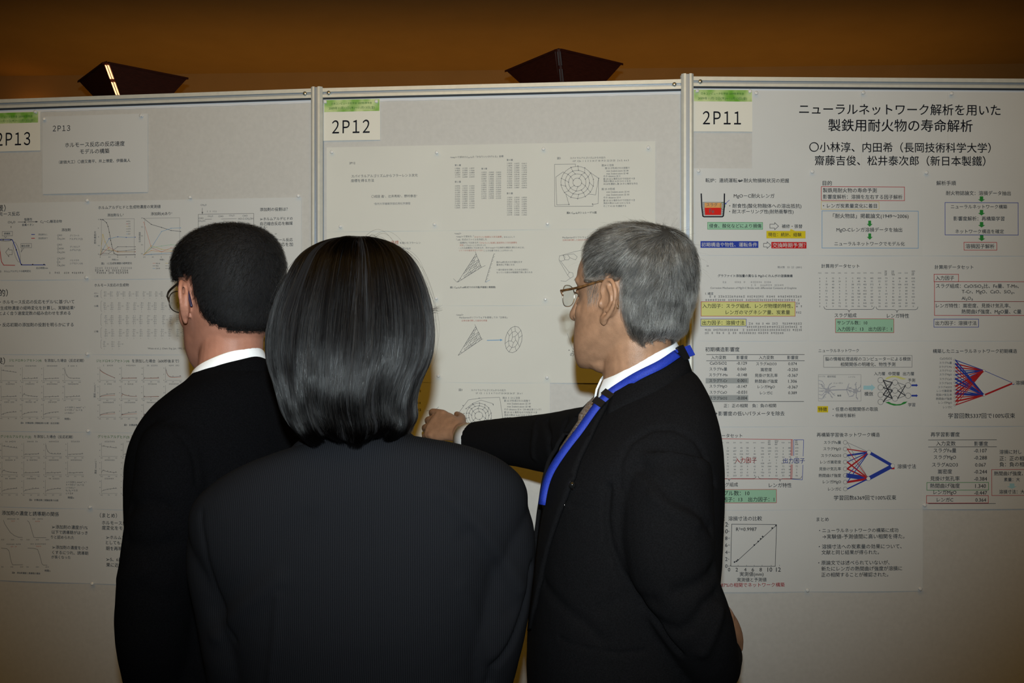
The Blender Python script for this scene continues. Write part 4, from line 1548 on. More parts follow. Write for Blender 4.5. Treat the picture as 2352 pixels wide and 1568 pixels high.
for p, x, y, w, t in (
        (PL, 87, 260, 'at the upper right corner of the 2P13 number card', (.1, .2)),
        (PL, 106, 276, 'at the upper left corner of the 2P13 title sheet', (.3, .1)),
        (PL, 330, 268, 'at the upper right corner of the 2P13 title sheet', (-.3, .1)),
        (PL, 205, 462, 'above the blue and red curve sheet, top row of the 2P13 poster', (.2, .1)),
        (PL, 441, 455, 'above the head of the left man on the 2P13 poster', (0, .2)),
        (PL, 688, 451, 'at the upper right corner of the 2P13 poster', (.2, 0)),
        (PL, 204, 638, 'between the first and second rows of the 2P13 poster', (0, .1)),
        (PL, 206, 813, 'between the second and third rows of the 2P13 poster', (0, .2)),
        (PL, 207, 989, 'between the third and fourth rows of the 2P13 poster', (.2, .2)),
        (PL, 212, 1163, 'between the fourth and bottom rows of the 2P13 poster', (0, .1)),
        (PL, 216, 1339, 'at the bottom edge of the 2P13 poster', (.3, .4)),
        (PM, 750, 237, 'at the upper left corner of the 2P12 number card', (0, .1)),
        (PM, 867, 236, 'at the upper right corner of the 2P12 number card', (0, .1)),
        (PM, 765, 351, 'at the upper left corner of the 2P12 poster', (0, 0)),
        (PM, 1005, 352, 'left of the number columns at the top of the 2P12 poster', (0, 0)),
        (PM, 1249, 344, 'right of the number columns at the top of the 2P12 poster', (0, 0)),
        (PM, 1488, 341, 'at the upper right corner of the 2P12 poster', (.1, 0)),
        (PM, 785, 521, 'just above the hair of the bob haired woman', (0, 0)),
        (PM, 1000, 516, 'at the lower left of the number columns on the 2P12 poster', (0, 0)),
        (PM, 1258, 514, 'at the lower right of the number columns on the 2P12 poster', (0, 0)),
        (PM, 1483, 515, 'just above the hair of the grey haired man', (0, 0)),
        (PM, 1004, 685, 'at the lower left of the step2 sheet on the 2P12 poster', (0, 0)),
        (PM, 1253, 687, 'at the lower right of the step2 sheet, beside a pair of glasses', (0, 0)),
        (PM, 1009, 862, 'at the lower left of the step3 sheet on the 2P12 poster', (0, 0)),
        (PM, 1257, 866, 'at the lower right of the step3 sheet on the 2P12 poster', (0, 0)),
        (PR, 1598, 212, 'at the upper left corner of the 2P11 number card', (.2, .1)),
        (PR, 1720, 213, 'at the upper right corner of the 2P11 number card', (-.1, .1)),
        (PR, 1734, 217, 'at the upper left corner of the large title banner', (0, .1)),
        (PR, 1978, 216, 'at the left of the two upper pins inside the title banner', (.1, .1)),
        (PR, 2181, 218, 'at the right of the two upper pins inside the title banner', (-.1, .1)),
        (PR, 1602, 394, 'at the upper left corner of the crucible sheet', (0, 0)),
        (PR, 1862, 396, 'at the upper right corner of the crucible sheet', (0, 0)),
        (PR, 2123, 398, 'at the upper left corner of the flow chart sheet', (0, 0)),
        (PR, 2119, 1158, 'at the lower left corner of the eight row table sheet', (0, .1)),
        (PR, 1851, 1352, 'at the lower left corner of the summary sheet on the 2P11 poster', (0, 0)),
        (PR, 2109, 1349, 'at the lower right corner of the summary sheet on the 2P11 poster', (0, 0))):
    push_pin(p, x, y, w, t)
# ---------------------------------------------------------------- uplighters behind the boards
SCONCE = noisy(mat('lacquered_wood', (0.075, 0.017, 0.010), 0.45, 0.4), 30, 0.2, stretch=(1, 1, 6))
SLOT_LIT = bpy.data.materials.new('glowing_slot')
SLOT_LIT.use_nodes = True
_b = SLOT_LIT.node_tree.nodes['Principled BSDF']
_b.inputs['Emission Color'].default_value = (1.0, 0.50, 0.22, 1)
_b.inputs['Emission Strength'].default_value = 2.0
SLOT_DIM = mat('frosted_slot', (0.10, 0.08, 0.08), 0.35, 0.5)


def ray(px, py, y):
    return np.array([(px - CX) / F * y, y, ZC - (py - CY) / F * y])


def uplighter(top, left, right, apex, lit, label):
    """An inverted half pyramid of two dark boards that meet at a slotted spine, open at the top."""
    T, L, R, A = [np.array(q) for q in (top, left, right, apex)]
    root = empty('floor_lamp', (A[0], A[1] + 0.05, 0))
    tag(root, label, 'lamp', 'uplighters behind the boards')
    back = np.array([0, 1.0, 0])
    for P, sgn in ((L, -1), (R, 1)):
        t0 = T + (P - T) * 0.045
        a0 = A + (P - A) * 0.03
        n = np.cross(P - T, A - T)
        n /= np.linalg.norm(n)
        if n[1] > 0:
            n = -n
        m = MB()
        q = [t0, P, A + (P - A) * 0.08, a0]
        vs = q + [v - n * 0.014 for v in q]
        m.add(vs, [(0, 1, 2, 3), (7, 6, 5, 4), (0, 4, 5, 1), (1, 5, 6, 2), (2, 6, 7, 3), (3, 7, 4, 0)], SCONCE)
        m.build('side_board', root)
        m = MB()
        lip = [t0 + n * .006, P + n * .006, P + n * .006 - np.array([0, 0, .012]), t0 + n * .006 - np.array([0, 0, .012])]
        vs = lip + [v - n * 0.03 for v in lip]
        m.add(vs, [(0, 1, 2, 3), (7, 6, 5, 4), (0, 4, 5, 1), (1, 5, 6, 2), (2, 6, 7, 3), (3, 7, 4, 0)], SCONCE)
        m.build('top_edge', root)
    d = A - T
    for k0, k1 in ((0.045, 0.215), (0.26, 0.42), (0.47, 0.62)):
        m = MB()
        for off in (-0.010, 0.004):
            p, q = T + d * k0 + np.array([off, 0.010, 0]), T + d * k1 + np.array([off, 0.010, 0])
            w = np.array([0.0058, 0, 0])
            vs = [p, p + w, q + w, q, p + back * .01, p + w + back * .01, q + w + back * .01, q + back * .01]
            m.add(vs, [(3, 2, 1, 0), (4, 5, 6, 7), (0, 1, 5, 4), (1, 2, 6, 5), (2, 3, 7, 6), (3, 0, 4, 7)], SLOT_LIT if lit else SLOT_DIM)
        m.build('light_slot', root)
    m = MB()
    vs = [T + np.array([-.022, .022, 0]), T + np.array([.022, .022, 0]), A + np.array([.01, .03, 0]), A + np.array([-.01, .03, 0])]
    vs += [v + back * .01 for v in vs]
    m.add(vs, [(3, 2, 1, 0), (4, 5, 6, 7), (0, 1, 5, 4), (1, 2, 6, 5), (2, 3, 7, 6), (3, 0, 4, 7)], SCONCE)
    m.build('spine', root)
    m = MB()
    m.add(*lathe([(0.02, 0.028), (A[2] + .12, 0.028)], (0, 0, 1), (A[0], A[1] + .05, 0)), SCONCE)
    m.build('pole', root, True)
    m = MB()
    m.add(*lathe([(0.0, 0.19), (0.018, 0.19), (0.03, 0.17), (0.04, 0.03)], (0, 0, 1), (A[0], A[1] + .05, 0), 28), SCONCE)
    m.build('base', root)
    return root


uplighter(ray(240, 140, 5.443), ray(180, 185, 5.80), ray(432, 178, 5.776), ray(305, 318, 5.62), True,
       'dark angular uplight with glowing orange slots showing above the 2P13 board')
uplighter(ray(1283, 110, 5.20), ray(1161, 161, 5.61), ray(1430, 145, 5.48), ray(1302, 287, 5.38), False,
       'dark angular uplight with dull grey slots showing above the 2P12 board')

# ---------------------------------------------------------------- sculpting helpers


def unit(v):
    v = np.asarray(v, float)
    return v / max(np.linalg.norm(v), 1e-9)


def catmull(P, n):
    """Smooth a list of rows (points with radii) by Catmull-Rom."""
    P = np.asarray(P, float)
    Q = np.vstack([2 * P[0] - P[1], P, 2 * P[-1] - P[-2]])
    out = []
    for i in range(1, len(Q) - 2):
        for t in np.linspace(0, 1, n, endpoint=False):
            a, b, c, d = Q[i - 1], Q[i], Q[i + 1], Q[i + 2]
            out.append(0.5 * ((2 * b) + (c - a) * t + (2 * a - 5 * b + 4 * c - d) * t * t + (3 * b - a - 3 * c + d) * t ** 3))
    out.append(P[-1])
    return np.array(out)


def rings_mesh(rings):
    """Closed tube from a list of rings (m x 3 arrays)."""
    m = len(rings[0])
    vs = np.vstack(rings)
    fs = []
    for k in range(len(rings) - 1):
        for i in range(m):
            j = (i + 1) % m
            fs.append((k * m + i, k * m + j, (k + 1) * m + j, (k + 1) * m + i))
    fs.append(tuple(range(m - 1, -1, -1)))
    fs.append(tuple(range((len(rings) - 1) * m, len(rings) * m)))
    return vs, fs


def tube(pts, n=20, sub=5, up=(0, 0, 1), roundends=True):
    """pts rows: x, y, z, r [, flat] — flat squeezes the cross-section along 'up'."""
    P = np.asarray([list(p) + [1.0] * (5 - len(p)) for p in pts], float)
    S = catmull(P, sub) if len(P) > 2 else np.array([P[0] + (P[1] - P[0]) * t for t in np.linspace(0, 1, 6)])
    C, Rr, Fl = S[:, :3], np.maximum(S[:, 3], 1e-4), S[:, 4]
    T = np.gradient(C, axis=0)
    T /= np.linalg.norm(T, axis=1)[:, None]
    rings = []
    u = np.asarray(up, float)
    qs = np.linspace(0, 2 * math.pi, n, endpoint=False)

    def ring(c, t, r, f, u):
        u = u - t * (u @ t)
        if np.linalg.norm(u) < 1e-3:
            u = np.cross(t, [1, 0, 0.3])
        u = unit(u)
        w = np.cross(t, u)
        return np.array([c + r * (math.cos(q) * w + f * math.sin(q) * u) for q in qs]), u
    if roundends:
        for k in (80, 55, 30):
            a = math.radians(k)
            rg, u = ring(C[0] - T[0] * Rr[0] * Fl[0] * math.sin(a), T[0], Rr[0] * math.cos(a), Fl[0], u)
            rings.append(rg)
    for c, t, r, f in zip(C, T, Rr, Fl):
        rg, u = ring(c, t, r, f, u)
        rings.append(rg)
    if roundends:
        for k in (30, 55, 80):
            a = math.radians(k)
            rg, u = ring(C[-1] + T[-1] * Rr[-1] * Fl[-1] * math.sin(a), T[-1], Rr[-1] * math.cos(a), Fl[-1], u)
            rings.append(rg)
    return rings_mesh(rings)


def ellipsoid(c, r, M=None, n=16, m=10):
    rings = []
    M = np.eye(3) if M is None else np.asarray(M)
    for k in range(1, m):
        a = -math.pi / 2 + math.pi * k / m
        rings.append(np.array([np.asarray(c) + M @ (np.array(r) * (math.cos(a) * math.cos(q), math.cos(a) * math.sin(q), math.sin(a))) for q in np.linspace(0, 2 * math.pi, n, endpoint=False)]))
    return rings_mesh(rings)


class Frame:
    """Local frame: a forward, b to the left, z up."""

    def __init__(s, origin, yaw, pitch=0.0, roll=0.0, scale=1.0):
        # yaw is degrees turned left from facing the boards (+Y)
        y = math.radians(yaw)
        f = np.array([-math.sin(y), math.cos(y), 0.0])
        l = np.array([-math.cos(y), -math.sin(y), 0.0])
        up = np.array([0, 0, 1.0])
        p = math.radians(pitch)       # positive looks down
        f, up = f * math.cos(p) - up * math.sin(p), up * math.cos(p) + f * math.sin(p)
        r = math.radians(roll)        # positive tips towards the left shoulder
        l, up = l * math.cos(r) - up * math.sin(r), up * math.cos(r) + l * math.sin(r)
        s.M = np.stack([f, l, up], 1) * scale
        s.Mi = np.linalg.inv(s.M)
        s.o = np.asarray(origin, float)

    def w(s, p):
        return np.asarray(p, float) @ s.M.T + s.o

    def l(s, p):
        return (np.asarray(p, float) - s.o) @ s.Mi.T


def loft(frame, secs, n=56, sub=3, shear=None):
    """secs rows: z, a_front, a_back, half_width, exponent, a_shift in the frame; a closed body of cross-sections."""
    S = catmull(np.asarray(secs, float), sub)
    rings = []
    for z, af, ab, hw, ex, sh in S:
        q = np.linspace(0, 2 * math.pi, n, endpoint=False)
        c, k = np.cos(q), np.sin(q)
        e = 2.0 / ex
        A = np.sign(c) * np.abs(c) ** e * np.where(c > 0, af, ab) + sh
        B = np.sign(k) * np.abs(k) ** e * hw
        Z = np.full(n, z)
        P = np.stack([A, B, Z], 1)
        if shear is not None:
            P = shear(P)
        rings.append(frame.w(P))
    return rings_mesh(rings)


def join_raw(parts):
    vs, fs, b = [], [], 0
    for v, f in parts:
        vs.append(np.asarray(v))
        fs += [tuple(b + i for i in q) for q in f]
        b += len(v)
    return np.vstack(vs), fs


def union(parts, voxel, smooth=4, factor=0.5):
    """Merge closed shapes into one continuous surface."""
    v, f = join_raw(parts)
    me = bpy.data.meshes.new('sculpt_source')
    me.from_pydata([tuple(p) for p in v], [], f)
    bm = bmesh.new()
    bm.from_mesh(me)
    bmesh.ops.recalc_face_normals(bm, faces=bm.faces)
    bm.to_mesh(me)
    bm.free()
    o = bpy.data.objects.new('sculpt_source', me)
    COL.objects.link(o)
    md = o.modifiers.new('remesh', 'REMESH')
    md.mode = 'VOXEL'
    md.voxel_size = voxel
    if smooth:
        sm = o.modifiers.new('smooth', 'SMOOTH')
        sm.iterations = smooth
        sm.factor = factor
    dg = bpy.context.evaluated_depsgraph_get()
    out = bpy.data.meshes.new_from_object(o.evaluated_get(dg))
    bpy.data.objects.remove(o)
    bpy.data.meshes.remove(me)
    return out


def get_co(me):
    a = np.empty(len(me.vertices) * 3)
    me.vertices.foreach_get('co', a)
    return a.reshape(-1, 3)


def set_co(me, a):
    me.vertices.foreach_set('co', np.asarray(a, float).ravel())
    me.update()


def get_no(me):
    a = np.empty(len(me.vertices) * 3)
    me.vertices.foreach_get('normal', a)
    return a.reshape(-1, 3)


def wrinkle(me, amp=0.002, freq=9.0, stretch=(1, 1, 0.5), seed=0.0, amp2=0.0008, freq2=35.0, zmax=None):
    co, no = get_co(me), get_no(me)
    st = np.asarray(stretch)
    d = np.array([noise.noise(Vector(p * st * freq + seed)) * amp + noise.noise(Vector(p * freq2 + seed * 2)) * amp2 for p in co])
    set_co(me, co + no * d[:, None])


def groove(me, line, width, depth, mask=None):
    """Press a crease (depth > 0) or raise a ridge (depth < 0) along a world-space polyline."""
    co, no = get_co(me), get_no(me)
    best = np.full(len(co), 9.0)
    L = [np.asarray(p, float) for p in line]
    for a, b in zip(L[:-1], L[1:]):
        d = b - a
        t = np.clip(((co - a) @ d) / max(d @ d, 1e-9), 0, 1)
        best = np.minimum(best, np.linalg.norm(co - (a + t[:, None] * d), axis=1))
    k = np.exp(-(best / width) ** 2) * depth
    set_co(me, co - no * k[:, None])


def bvh_of(meshes):
    vs, fs, b = [], [], 0
    for me in meshes:
        co = get_co(me)
        vs += [tuple(p) for p in co]
        fs += [tuple(b + i for i in p.vertices) for p in me.polygons]
        b += len(co)
    return BVHTree.FromPolygons(vs, fs)


def cast(bvh, px, py):
    o = Vector((0, 0, ZC))
    d = Vector(((px - CX) / F, 1.0, -(py - CY) / F)).normalized()
    h = bvh.ray_cast(o, d)
    return (np.array(h[0]), np.array(h[1])) if h[0] is not None else (None, None)


def on_surface(bvh, pxs):
    out = []
    for x, y in pxs:
        p, n = cast(bvh, x, y)
        if p is not None:
            out.append(p)
    return out


def finish(me, name, m, root, smooth=True):
    me.materials.clear()
    for k in (m if isinstance(m, (list, tuple)) else [m]):
        me.materials.append(k)
    if smooth:
        me.polygons.foreach_set('use_smooth', [True] * len(me.polygons))
    me.name = name
    o = bpy.data.objects.new(name, me)
    COL.objects.link(o)
    if root is not None:
        attach(o, root)
    return o


def drop_verts(me, mask):
    """Remove the faces that touch masked vertices."""
    bm = bmesh.new()
    bm.from_mesh(me)
    bm.verts.ensure_lookup_table()
    bmesh.ops.delete(bm, geom=[bm.verts[i] for i in np.nonzero(mask)[0]], context='VERTS')
    bm.to_mesh(me)
    bm.free()


def raw_obj(raw, name, m, root, smooth=True):
    v, f = raw
    o = mesh_obj(name, v, f, m, None, smooth)
    bm = bmesh.new()
    bm.from_mesh(o.data)
    bmesh.ops.recalc_face_normals(bm, faces=bm.faces)
    bm.to_mesh(o.data)
    bm.free()
    if root is not None:
        attach(o, root)
    return o


def ribbon_on(bvh, pts, nors, width, lift, thick, closed=False):
    """A flat band of given width that follows world points lying on a surface."""
    P, N = np.array(pts, float), np.array(nors, float)
    N /= np.maximum(np.linalg.norm(N, axis=1)[:, None], 1e-9)
    for _ in range(6):
        P[1:-1] = .25 * P[:-2] + .5 * P[1:-1] + .25 * P[2:]
        N[1:-1] = .25 * N[:-2] + .5 * N[1:-1] + .25 * N[2:]
    T = np.gradient(P, axis=0)
    rings = []
    for p, n, t in zip(P, N, T):
        t, n = unit(t), unit(n)
        s_ = unit(np.cross(t, n))
        n2 = np.cross(s_, t)
        c = p + n * lift
        h = width / 2
        rings.append(np.array([c - s_ * h, c + s_ * h, c + s_ * h + n2 * thick, c - s_ * h + n2 * thick]))
    return rings_mesh(rings)


def patch_on(bvh, outline, origin_dir, lift, thick, res=26):
    """A cloth piece lying on a surface: outline in world points seen along a direction, gridded and dropped on the surface."""
    d = unit(origin_dir)
    h = np.array([0, 0, 1.0])
    u = unit(np.cross(d, h))
    v = np.cross(u, d)
    O = np.asarray(outline, float)
    q = np.stack([O @ u, O @ v], 1)
    base = O.mean(0) @ d - 0.6

    def inside(x, y):
        c = False
        j = len(q) - 1
        for i in range(len(q)):
            if (q[i, 1] > y) != (q[j, 1] > y) and x < (q[j, 0] - q[i, 0]) * (y - q[i, 1]) / (q[j, 1] - q[i, 1]) + q[i, 0]:
                c = not c
            j = i
        return c
    # clip the grid to the outline by building a fine triangle fan through bmesh
    bm = bmesh.new()
    dense = []
    for i in range(len(q)):
        a, b = q[i], q[(i + 1) % len(q)]
        k = max(1, int(np.linalg.norm(b - a) / 0.006))
        dense += [a + (b - a) * t for t in np.linspace(0, 1, k, endpoint=False)]
    f = bm.faces.new([bm.verts.new((p[0], p[1], 0)) for p in dense])
    bmesh.ops.triangulate(bm, faces=[f])
    for _ in range(5):
        long = [e for e in bm.edges if e.calc_length() > 0.012]
        if not long:
            break
        bmesh.ops.subdivide_edges(bm, edges=long, cuts=1, use_grid_fill=False)
        bmesh.ops.triangulate(bm, faces=bm.faces[:])
    bm.verts.ensure_lookup_table()
    vs, ns = [], []
    for w in bm.verts:
        o = u * w.co.x + v * w.co.y + d * base
        hit = bvh.ray_cast(Vector(o), Vector(d))
        if hit[0] is None:
            near = bvh.find_nearest(Vector(o + d * 0.6))
            vs.append(np.array(near[0]))
            ns.append(-d)
        else:
            vs.append(np.array(hit[0]))
            n = np.array(hit[1])
            ns.append(n if n @ d < 0 else -n)
    vs, ns = np.array(vs), np.array(ns)
    fs = [tuple(x.index for x in k.verts) for k in bm.faces]
    bm.verts.index_update()
    fs = [tuple(x.index for x in k.verts) for k in bm.faces]
    edges = [tuple(x.index for x in e.verts) for e in bm.edges if len(e.link_faces) == 1]
    bm.free()
    n = len(vs)
    top, bot = vs + ns * (lift + thick), vs + ns * lift * 0.2
    F_ = list(fs) + [tuple(n + i for i in reversed(k)) for k in fs] + [(a, b, n + b, n + a) for a, b in edges]
    return np.vstack([top, bot]), F_


# ---------------------------------------------------------------- heads, hands, hair
HEAD = [  # z, front, back, half width, exponent, shift  (metres, chin at z = 0)
    (-0.004, 0.020, 0.020, 0.012, 2.0, 0.072), (0.004, 0.030, 0.050, 0.026, 2.1, 0.064), (0.020, 0.040, 0.075, 0.041, 2.2, 0.054),
    (0.045, 0.060, 0.095, 0.054, 2.3, 0.033), (0.070, 0.084, 0.090, 0.061, 2.3, 0.008), (0.095, 0.089, 0.086, 0.067, 2.3, 0.0),
    (0.120, 0.086, 0.093, 0.071, 2.3, -0.003), (0.145, 0.091, 0.097, 0.0735, 2.35, -0.003), (0.170, 0.089, 0.098, 0.0745, 2.35, -0.003),
    (0.195, 0.078, 0.092, 0.070, 2.25, -0.004), (0.214, 0.058, 0.077, 0.057, 2.1, -0.006), (0.226, 0.034, 0.050, 0.036, 2.0, -0.008), (0.231, 0.012, 0.02, 0.014, 2.0, -0.008)]


def ear_shapes(fr, side, spread=24.0, k=1.0):
    """Helix, antihelix, bowl, lobe and tragus of one ear."""
    c = np.array([-0.004, 0.0715 * side, 0.112])
    sp = math.radians(spread)
    ea = np.array([-math.cos(sp), side * math.sin(sp), 0.0])      # towards the back of the ear
    eo = np.array([math.sin(sp), side * math.cos(sp), 0.0])       # outwards

    def P(e, z, o=0.0):
        e2, z2 = e * .97 + z * .22 * 1.0 * 0.6, z * .98 - e * .12
        return c + (ea * e2 + eo * o + np.array([0, 0, z2])) * k
    out = []
    hel = [(-0.006, 0.006, .004, .0030), (-0.008, 0.020, .006, .0036), (0.000, 0.031, .008, .0040), (0.012, 0.033, .010, .0042), (0.022, 0.024, .012, .0042), (0.026, 0.010, .012, .0040), (0.023, -0.006, .011, .0037), (0.014, -0.019, .009, .0040), (0.006, -0.027, .007, .0045)]
    out.append(tube([tuple(fr.w(P(e, z, o))) + (r,) for e, z, o, r in hel], 12, 4))
    anti = [(0.005, 0.022, .007, .0030), (0.013, 0.014, .008, .0034), (0.0155, 0.002, .008, .0034), (0.010, -0.010, .007, .0034), (0.003, -0.013, .006, .0034)]
    out.append(tube([tuple(fr.w(P(e, z, o))) + (r,) for e, z, o, r in anti], 12, 4))
    M = np.stack([ea, eo, [0, 0, 1]], 1)
    R3 = fr.M
    out.append(ellipsoid(fr.w(P(0.008, 0.004, 0.002)), (0.018, 0.0048, 0.030), R3 @ M))
    out.append(ellipsoid(fr.w(P(0.003, -0.027, 0.005)), (0.0085, 0.0048, 0.0105), R3 @ M))
    out.append(ellipsoid(fr.w(P(-0.007, -0.004, 0.006)), (0.0038, 0.0045, 0.0075), R3 @ M))
    return out


def head_shapes(fr, full=1.0, wide=1.0, spread=24.0, ear=1.0):
    out = [loft(fr, [(z, f, b, w * (1 + (wide - 1) * min(max((.118 - z) / .03, 0), 1)), e, s_) for z, f, b, w, e, s_ in HEAD], 48, 3)]
    R3 = fr.M
    E = lambda c, r, M=None: out.append(ellipsoid(fr.w(c), r, R3 if M is None else R3 @ M))
    # nose, brow, cheeks, lips, chin
    out.append(tube([tuple(fr.w(p)) + (r,) for p, r in (((.080, 0, .148), .009), ((.089, 0, .128), .009), ((.100, 0, .102), .0105), ((.106, 0, .090), .0115))], 14, 4))
    for s_ in (-1, 1):
        E((.093, .010 * s_, .086), (.010, .0075, .0075))
        E((.066, .030 * s_, .149), (.014, .028, .013))
        E((.052, .040 * s_, .094), (.022 * full, .021, .026))
        E((.043, .037 * s_, .060), (.027 * full, .020 * full, .030))
        E((.073, .031 * s_, .1300), (.010, .016, .0060))
        E((.071, .031 * s_, .1125), (.0085, .016, .0050))
    E((.084, 0, .060), (.010, .024, .0055))
    E((.082, 0, .050), (.011, .021, .0060))
    E((.081, 0, .014), (.014, .020, .015))
    for s_ in (-1, 1):
        out.extend(ear_shapes(fr, s_, spread, ear))
    return out


def hand_shapes(wrist, f, back, side, curl=(0.35, 0.4, 0.45, 0.5), spread=0.08, thumb=0.5, k=1.0):
    """Palm, four bent fingers and a thumb. f: wrist to knuckles, back: out of the back of the hand, side: +1 when the thumb lies along f x back."""
    f = unit(f)
    back = unit(np.asarray(back, float) - f * (np.asarray(back, float) @ f))
    t = np.cross(f, back) * side                                   # towards the thumb
    W = np.asarray(wrist, float)
    Q = lambda x, y, z=0.0: W + (f * x + t * y + back * z) * k
    out = [tube([tuple(Q(-.02, 0)) + (.026 * k, .75), tuple(Q(.02, .002)) + (.030 * k, .62), tuple(Q(.055, .0)) + (.039 * k, .42), tuple(Q(.088, -.002)) + (.040 * k, .34)], 20, 4, back)]
    lens = ((.043, .026, .022), (.047, .030, .024), (.043, .028, .023), (.034, .021, .020))
    for i, L in enumerate(lens):
        y = .030 - .0205 * i
        p = Q(.088 - (.004 if i in (0,) else .0) - (.010 if i == 3 else 0), y, .002)
        d = unit(f + t * (spread * (1.5 - i)))
        a = curl[i] * 0.6
        r = (.0092, .0096, .0090, .0078)[i] * k
        pts = [tuple(p - d * .012 * k) + (r * 1.08,), tuple(p) + (r * 1.08,)]
        for j, l in enumerate(L):
            dd = d * math.cos(a) - back * math.sin(a)
            p = p + dd * l * k
            pts.append(tuple(p) + (r * (1 - .10 * (j + 1)),))
            a += curl[i] * (1.1 if j == 0 else .8)
        out.append(tube(pts, 12, 4, back))
    p = Q(.022, .026, -.006)
    d = unit(f * .62 + t * (.72 - .4 * thumb) - back * (.30 + .3 * thumb))
    pts = [tuple(Q(.008, .012, -.004)) + (.014 * k,), tuple(p) + (.0135 * k,), tuple(p + d * .034 * k) + (.0112 * k,)]
    d2 = unit(d + f * .35 - t * thumb * .3)
    pts.append(tuple(p + d * .034 * k + d2 * .026 * k) + (.0098 * k,))
    pts.append(tuple(p + d * .034 * k + d2 * .044 * k) + (.0075 * k,))
    out.append(tube(pts, 12, 4, back))
    return out


def strands(name, paths, radius, m, root, taper=0.35):
    """paths: list of (k x 3) arrays -> one hair object."""
    cv = bpy.data.hair_curves.new(name)
    sizes = [len(p) for p in paths]
    cv.add_curves(sizes)
    pos = np.vstack(paths)
    cv.attributes['position'].data.foreach_set('vector', pos.ravel())
    rad = cv.attributes.get('radius') or cv.attributes.new('radius', 'FLOAT', 'POINT')
    r = np.concatenate([radius * (1 - (1 - taper) * np.linspace(0, 1, n) ** 2) for n in sizes])
    rad.data.foreach_set('value', r)
    cv.materials.append(m)
    o = bpy.data.objects.new(name, cv)
    COL.objects.link(o)
    if root is not None:
        attach(o, root)
    return o


def hair_material(name, ramp, rough=0.3, rad_rough=0.35, ior=1.55, patch=0.0):
    m = bpy.data.materials.new(name)
    m.use_nodes = True
    nt = m.node_tree
    nt.nodes.remove(nt.nodes['Principled BSDF'])
    h = nt.nodes.new('ShaderNodeBsdfHairPrincipled')
    h.parametrization = 'COLOR'
    h.inputs['Roughness'].default_value = rough
    h.inputs['Radial Roughness'].default_value = rad_rough
    h.inputs['IOR'].default_value = ior
    h.inputs['Random Roughness'].default_value = 0.6
    hi = nt.nodes.new('ShaderNodeHairInfo')
    cr = nt.nodes.new('ShaderNodeValToRGB')
    cr.color_ramp.elements[0].position, cr.color_ramp.elements[0].color = ramp[0][0], (*ramp[0][1], 1)
    cr.color_ramp.elements[1].position, cr.color_ramp.elements[1].color = ramp[-1][0], (*ramp[-1][1], 1)
    for p, c in ramp[1:-1]:
        e = cr.color_ramp.elements.new(p)
        e.color = (*c, 1)
    if patch:
        geo, nz, mul, add = nt.nodes.new('ShaderNodeNewGeometry'), nt.nodes.new('ShaderNodeTexNoise'), nt.nodes.new('ShaderNodeMath'), nt.nodes.new('ShaderNodeMath')
        nz.inputs['Scale'].default_value = 38.0
        nz.inputs['Detail'].default_value = 3.0
        nt.links.new(geo.outputs['Position'], nz.inputs['Vector'])
        mul.operation, add.operation = 'MULTIPLY_ADD', 'MULTIPLY_ADD'
        mul.inputs[1].default_value = patch * 2.2
        mul.inputs[2].default_value = -patch * 1.1
        add.inputs[1].default_value = 1.0
        nt.links.new(nz.outputs['Fac'], mul.inputs[0])
        nt.links.new(hi.outputs['Random'], add.inputs[0])
        nt.links.new(mul.outputs[0], add.inputs[2])
        nt.links.new(add.outputs[0], cr.inputs['Fac'])
    else:
        nt.links.new(hi.outputs['Random'], cr.inputs['Fac'])
    nt.links.new(cr.outputs['Color'], h.inputs['Color'])
    nt.links.new(h.outputs['BSDF'], nt.nodes['Material Output'].inputs['Surface'])
    return m


def hairline(alpha, table):
    """Lowest hair height for an angle round the head (0 front, 180 back)."""
    xs, ys = zip(*table)
    return np.interp(alpha, xs, ys)


def scalp_shell(fr, bvh, table, thick, centre=(-0.006, 0, 0.130), n=96, m=60, skirt=0.006):
    """Hair mass: the scalp pushed outwards inside the hairline. Returns mesh data and a sampler of the surface."""
    c = np.array(centre)
    vs, ok, ears = [], [], []
    for i in range(m + 1):
        el = math.radians(-62 + 152 * i / m)
        for j in range(n):
            az = 2 * math.pi * j / n
            d = np.array([math.cos(el) * math.cos(az), math.cos(el) * math.sin(az), math.sin(el)])
            hit = bvh.ray_cast(Vector(fr.w(c)), Vector(unit(fr.M @ d)))
            p = fr.l(np.array(hit[0])) if hit[0] is not None else c + d * .08
            al = abs(math.degrees(math.atan2(p[1], p[0] + .006)))
            zl = hairline(al, table)
            k = np.clip((p[2] - zl) / 0.022, 0, 1)
            inside = p[2] > zl - skirt
            t = thick(p, al) * (0.28 + 0.72 * math.sqrt(k)) if inside else -0.004
            ear = math.exp(-((p[0] + .010) / .020) ** 2 - ((p[2] - .115) / .034) ** 2) * (abs(p[1]) > .05)
            t *= (1 - ear)
            vs.append(fr.w(p + d * t))
            ok.append(inside and ear < .5)
            ears.append(1.0 if (-.034 < p[0] < .045 and p[2] < .146 and abs(p[1]) > .045) else ear)
    fs = []
    for i in range(m):
        for j in range(n):
            q = (i * n + j, i * n + (j + 1) % n, (i + 1) * n + (j + 1) % n, (i + 1) * n + j)
            if sum(ok[k] for k in q) >= 1 and max(ears[k] for k in q) < .30:
                fs.append(q)
    top = len(vs) - n
    fs.append(tuple(range(top, top + n)))
    return np.array(vs), fs, np.array(ok)


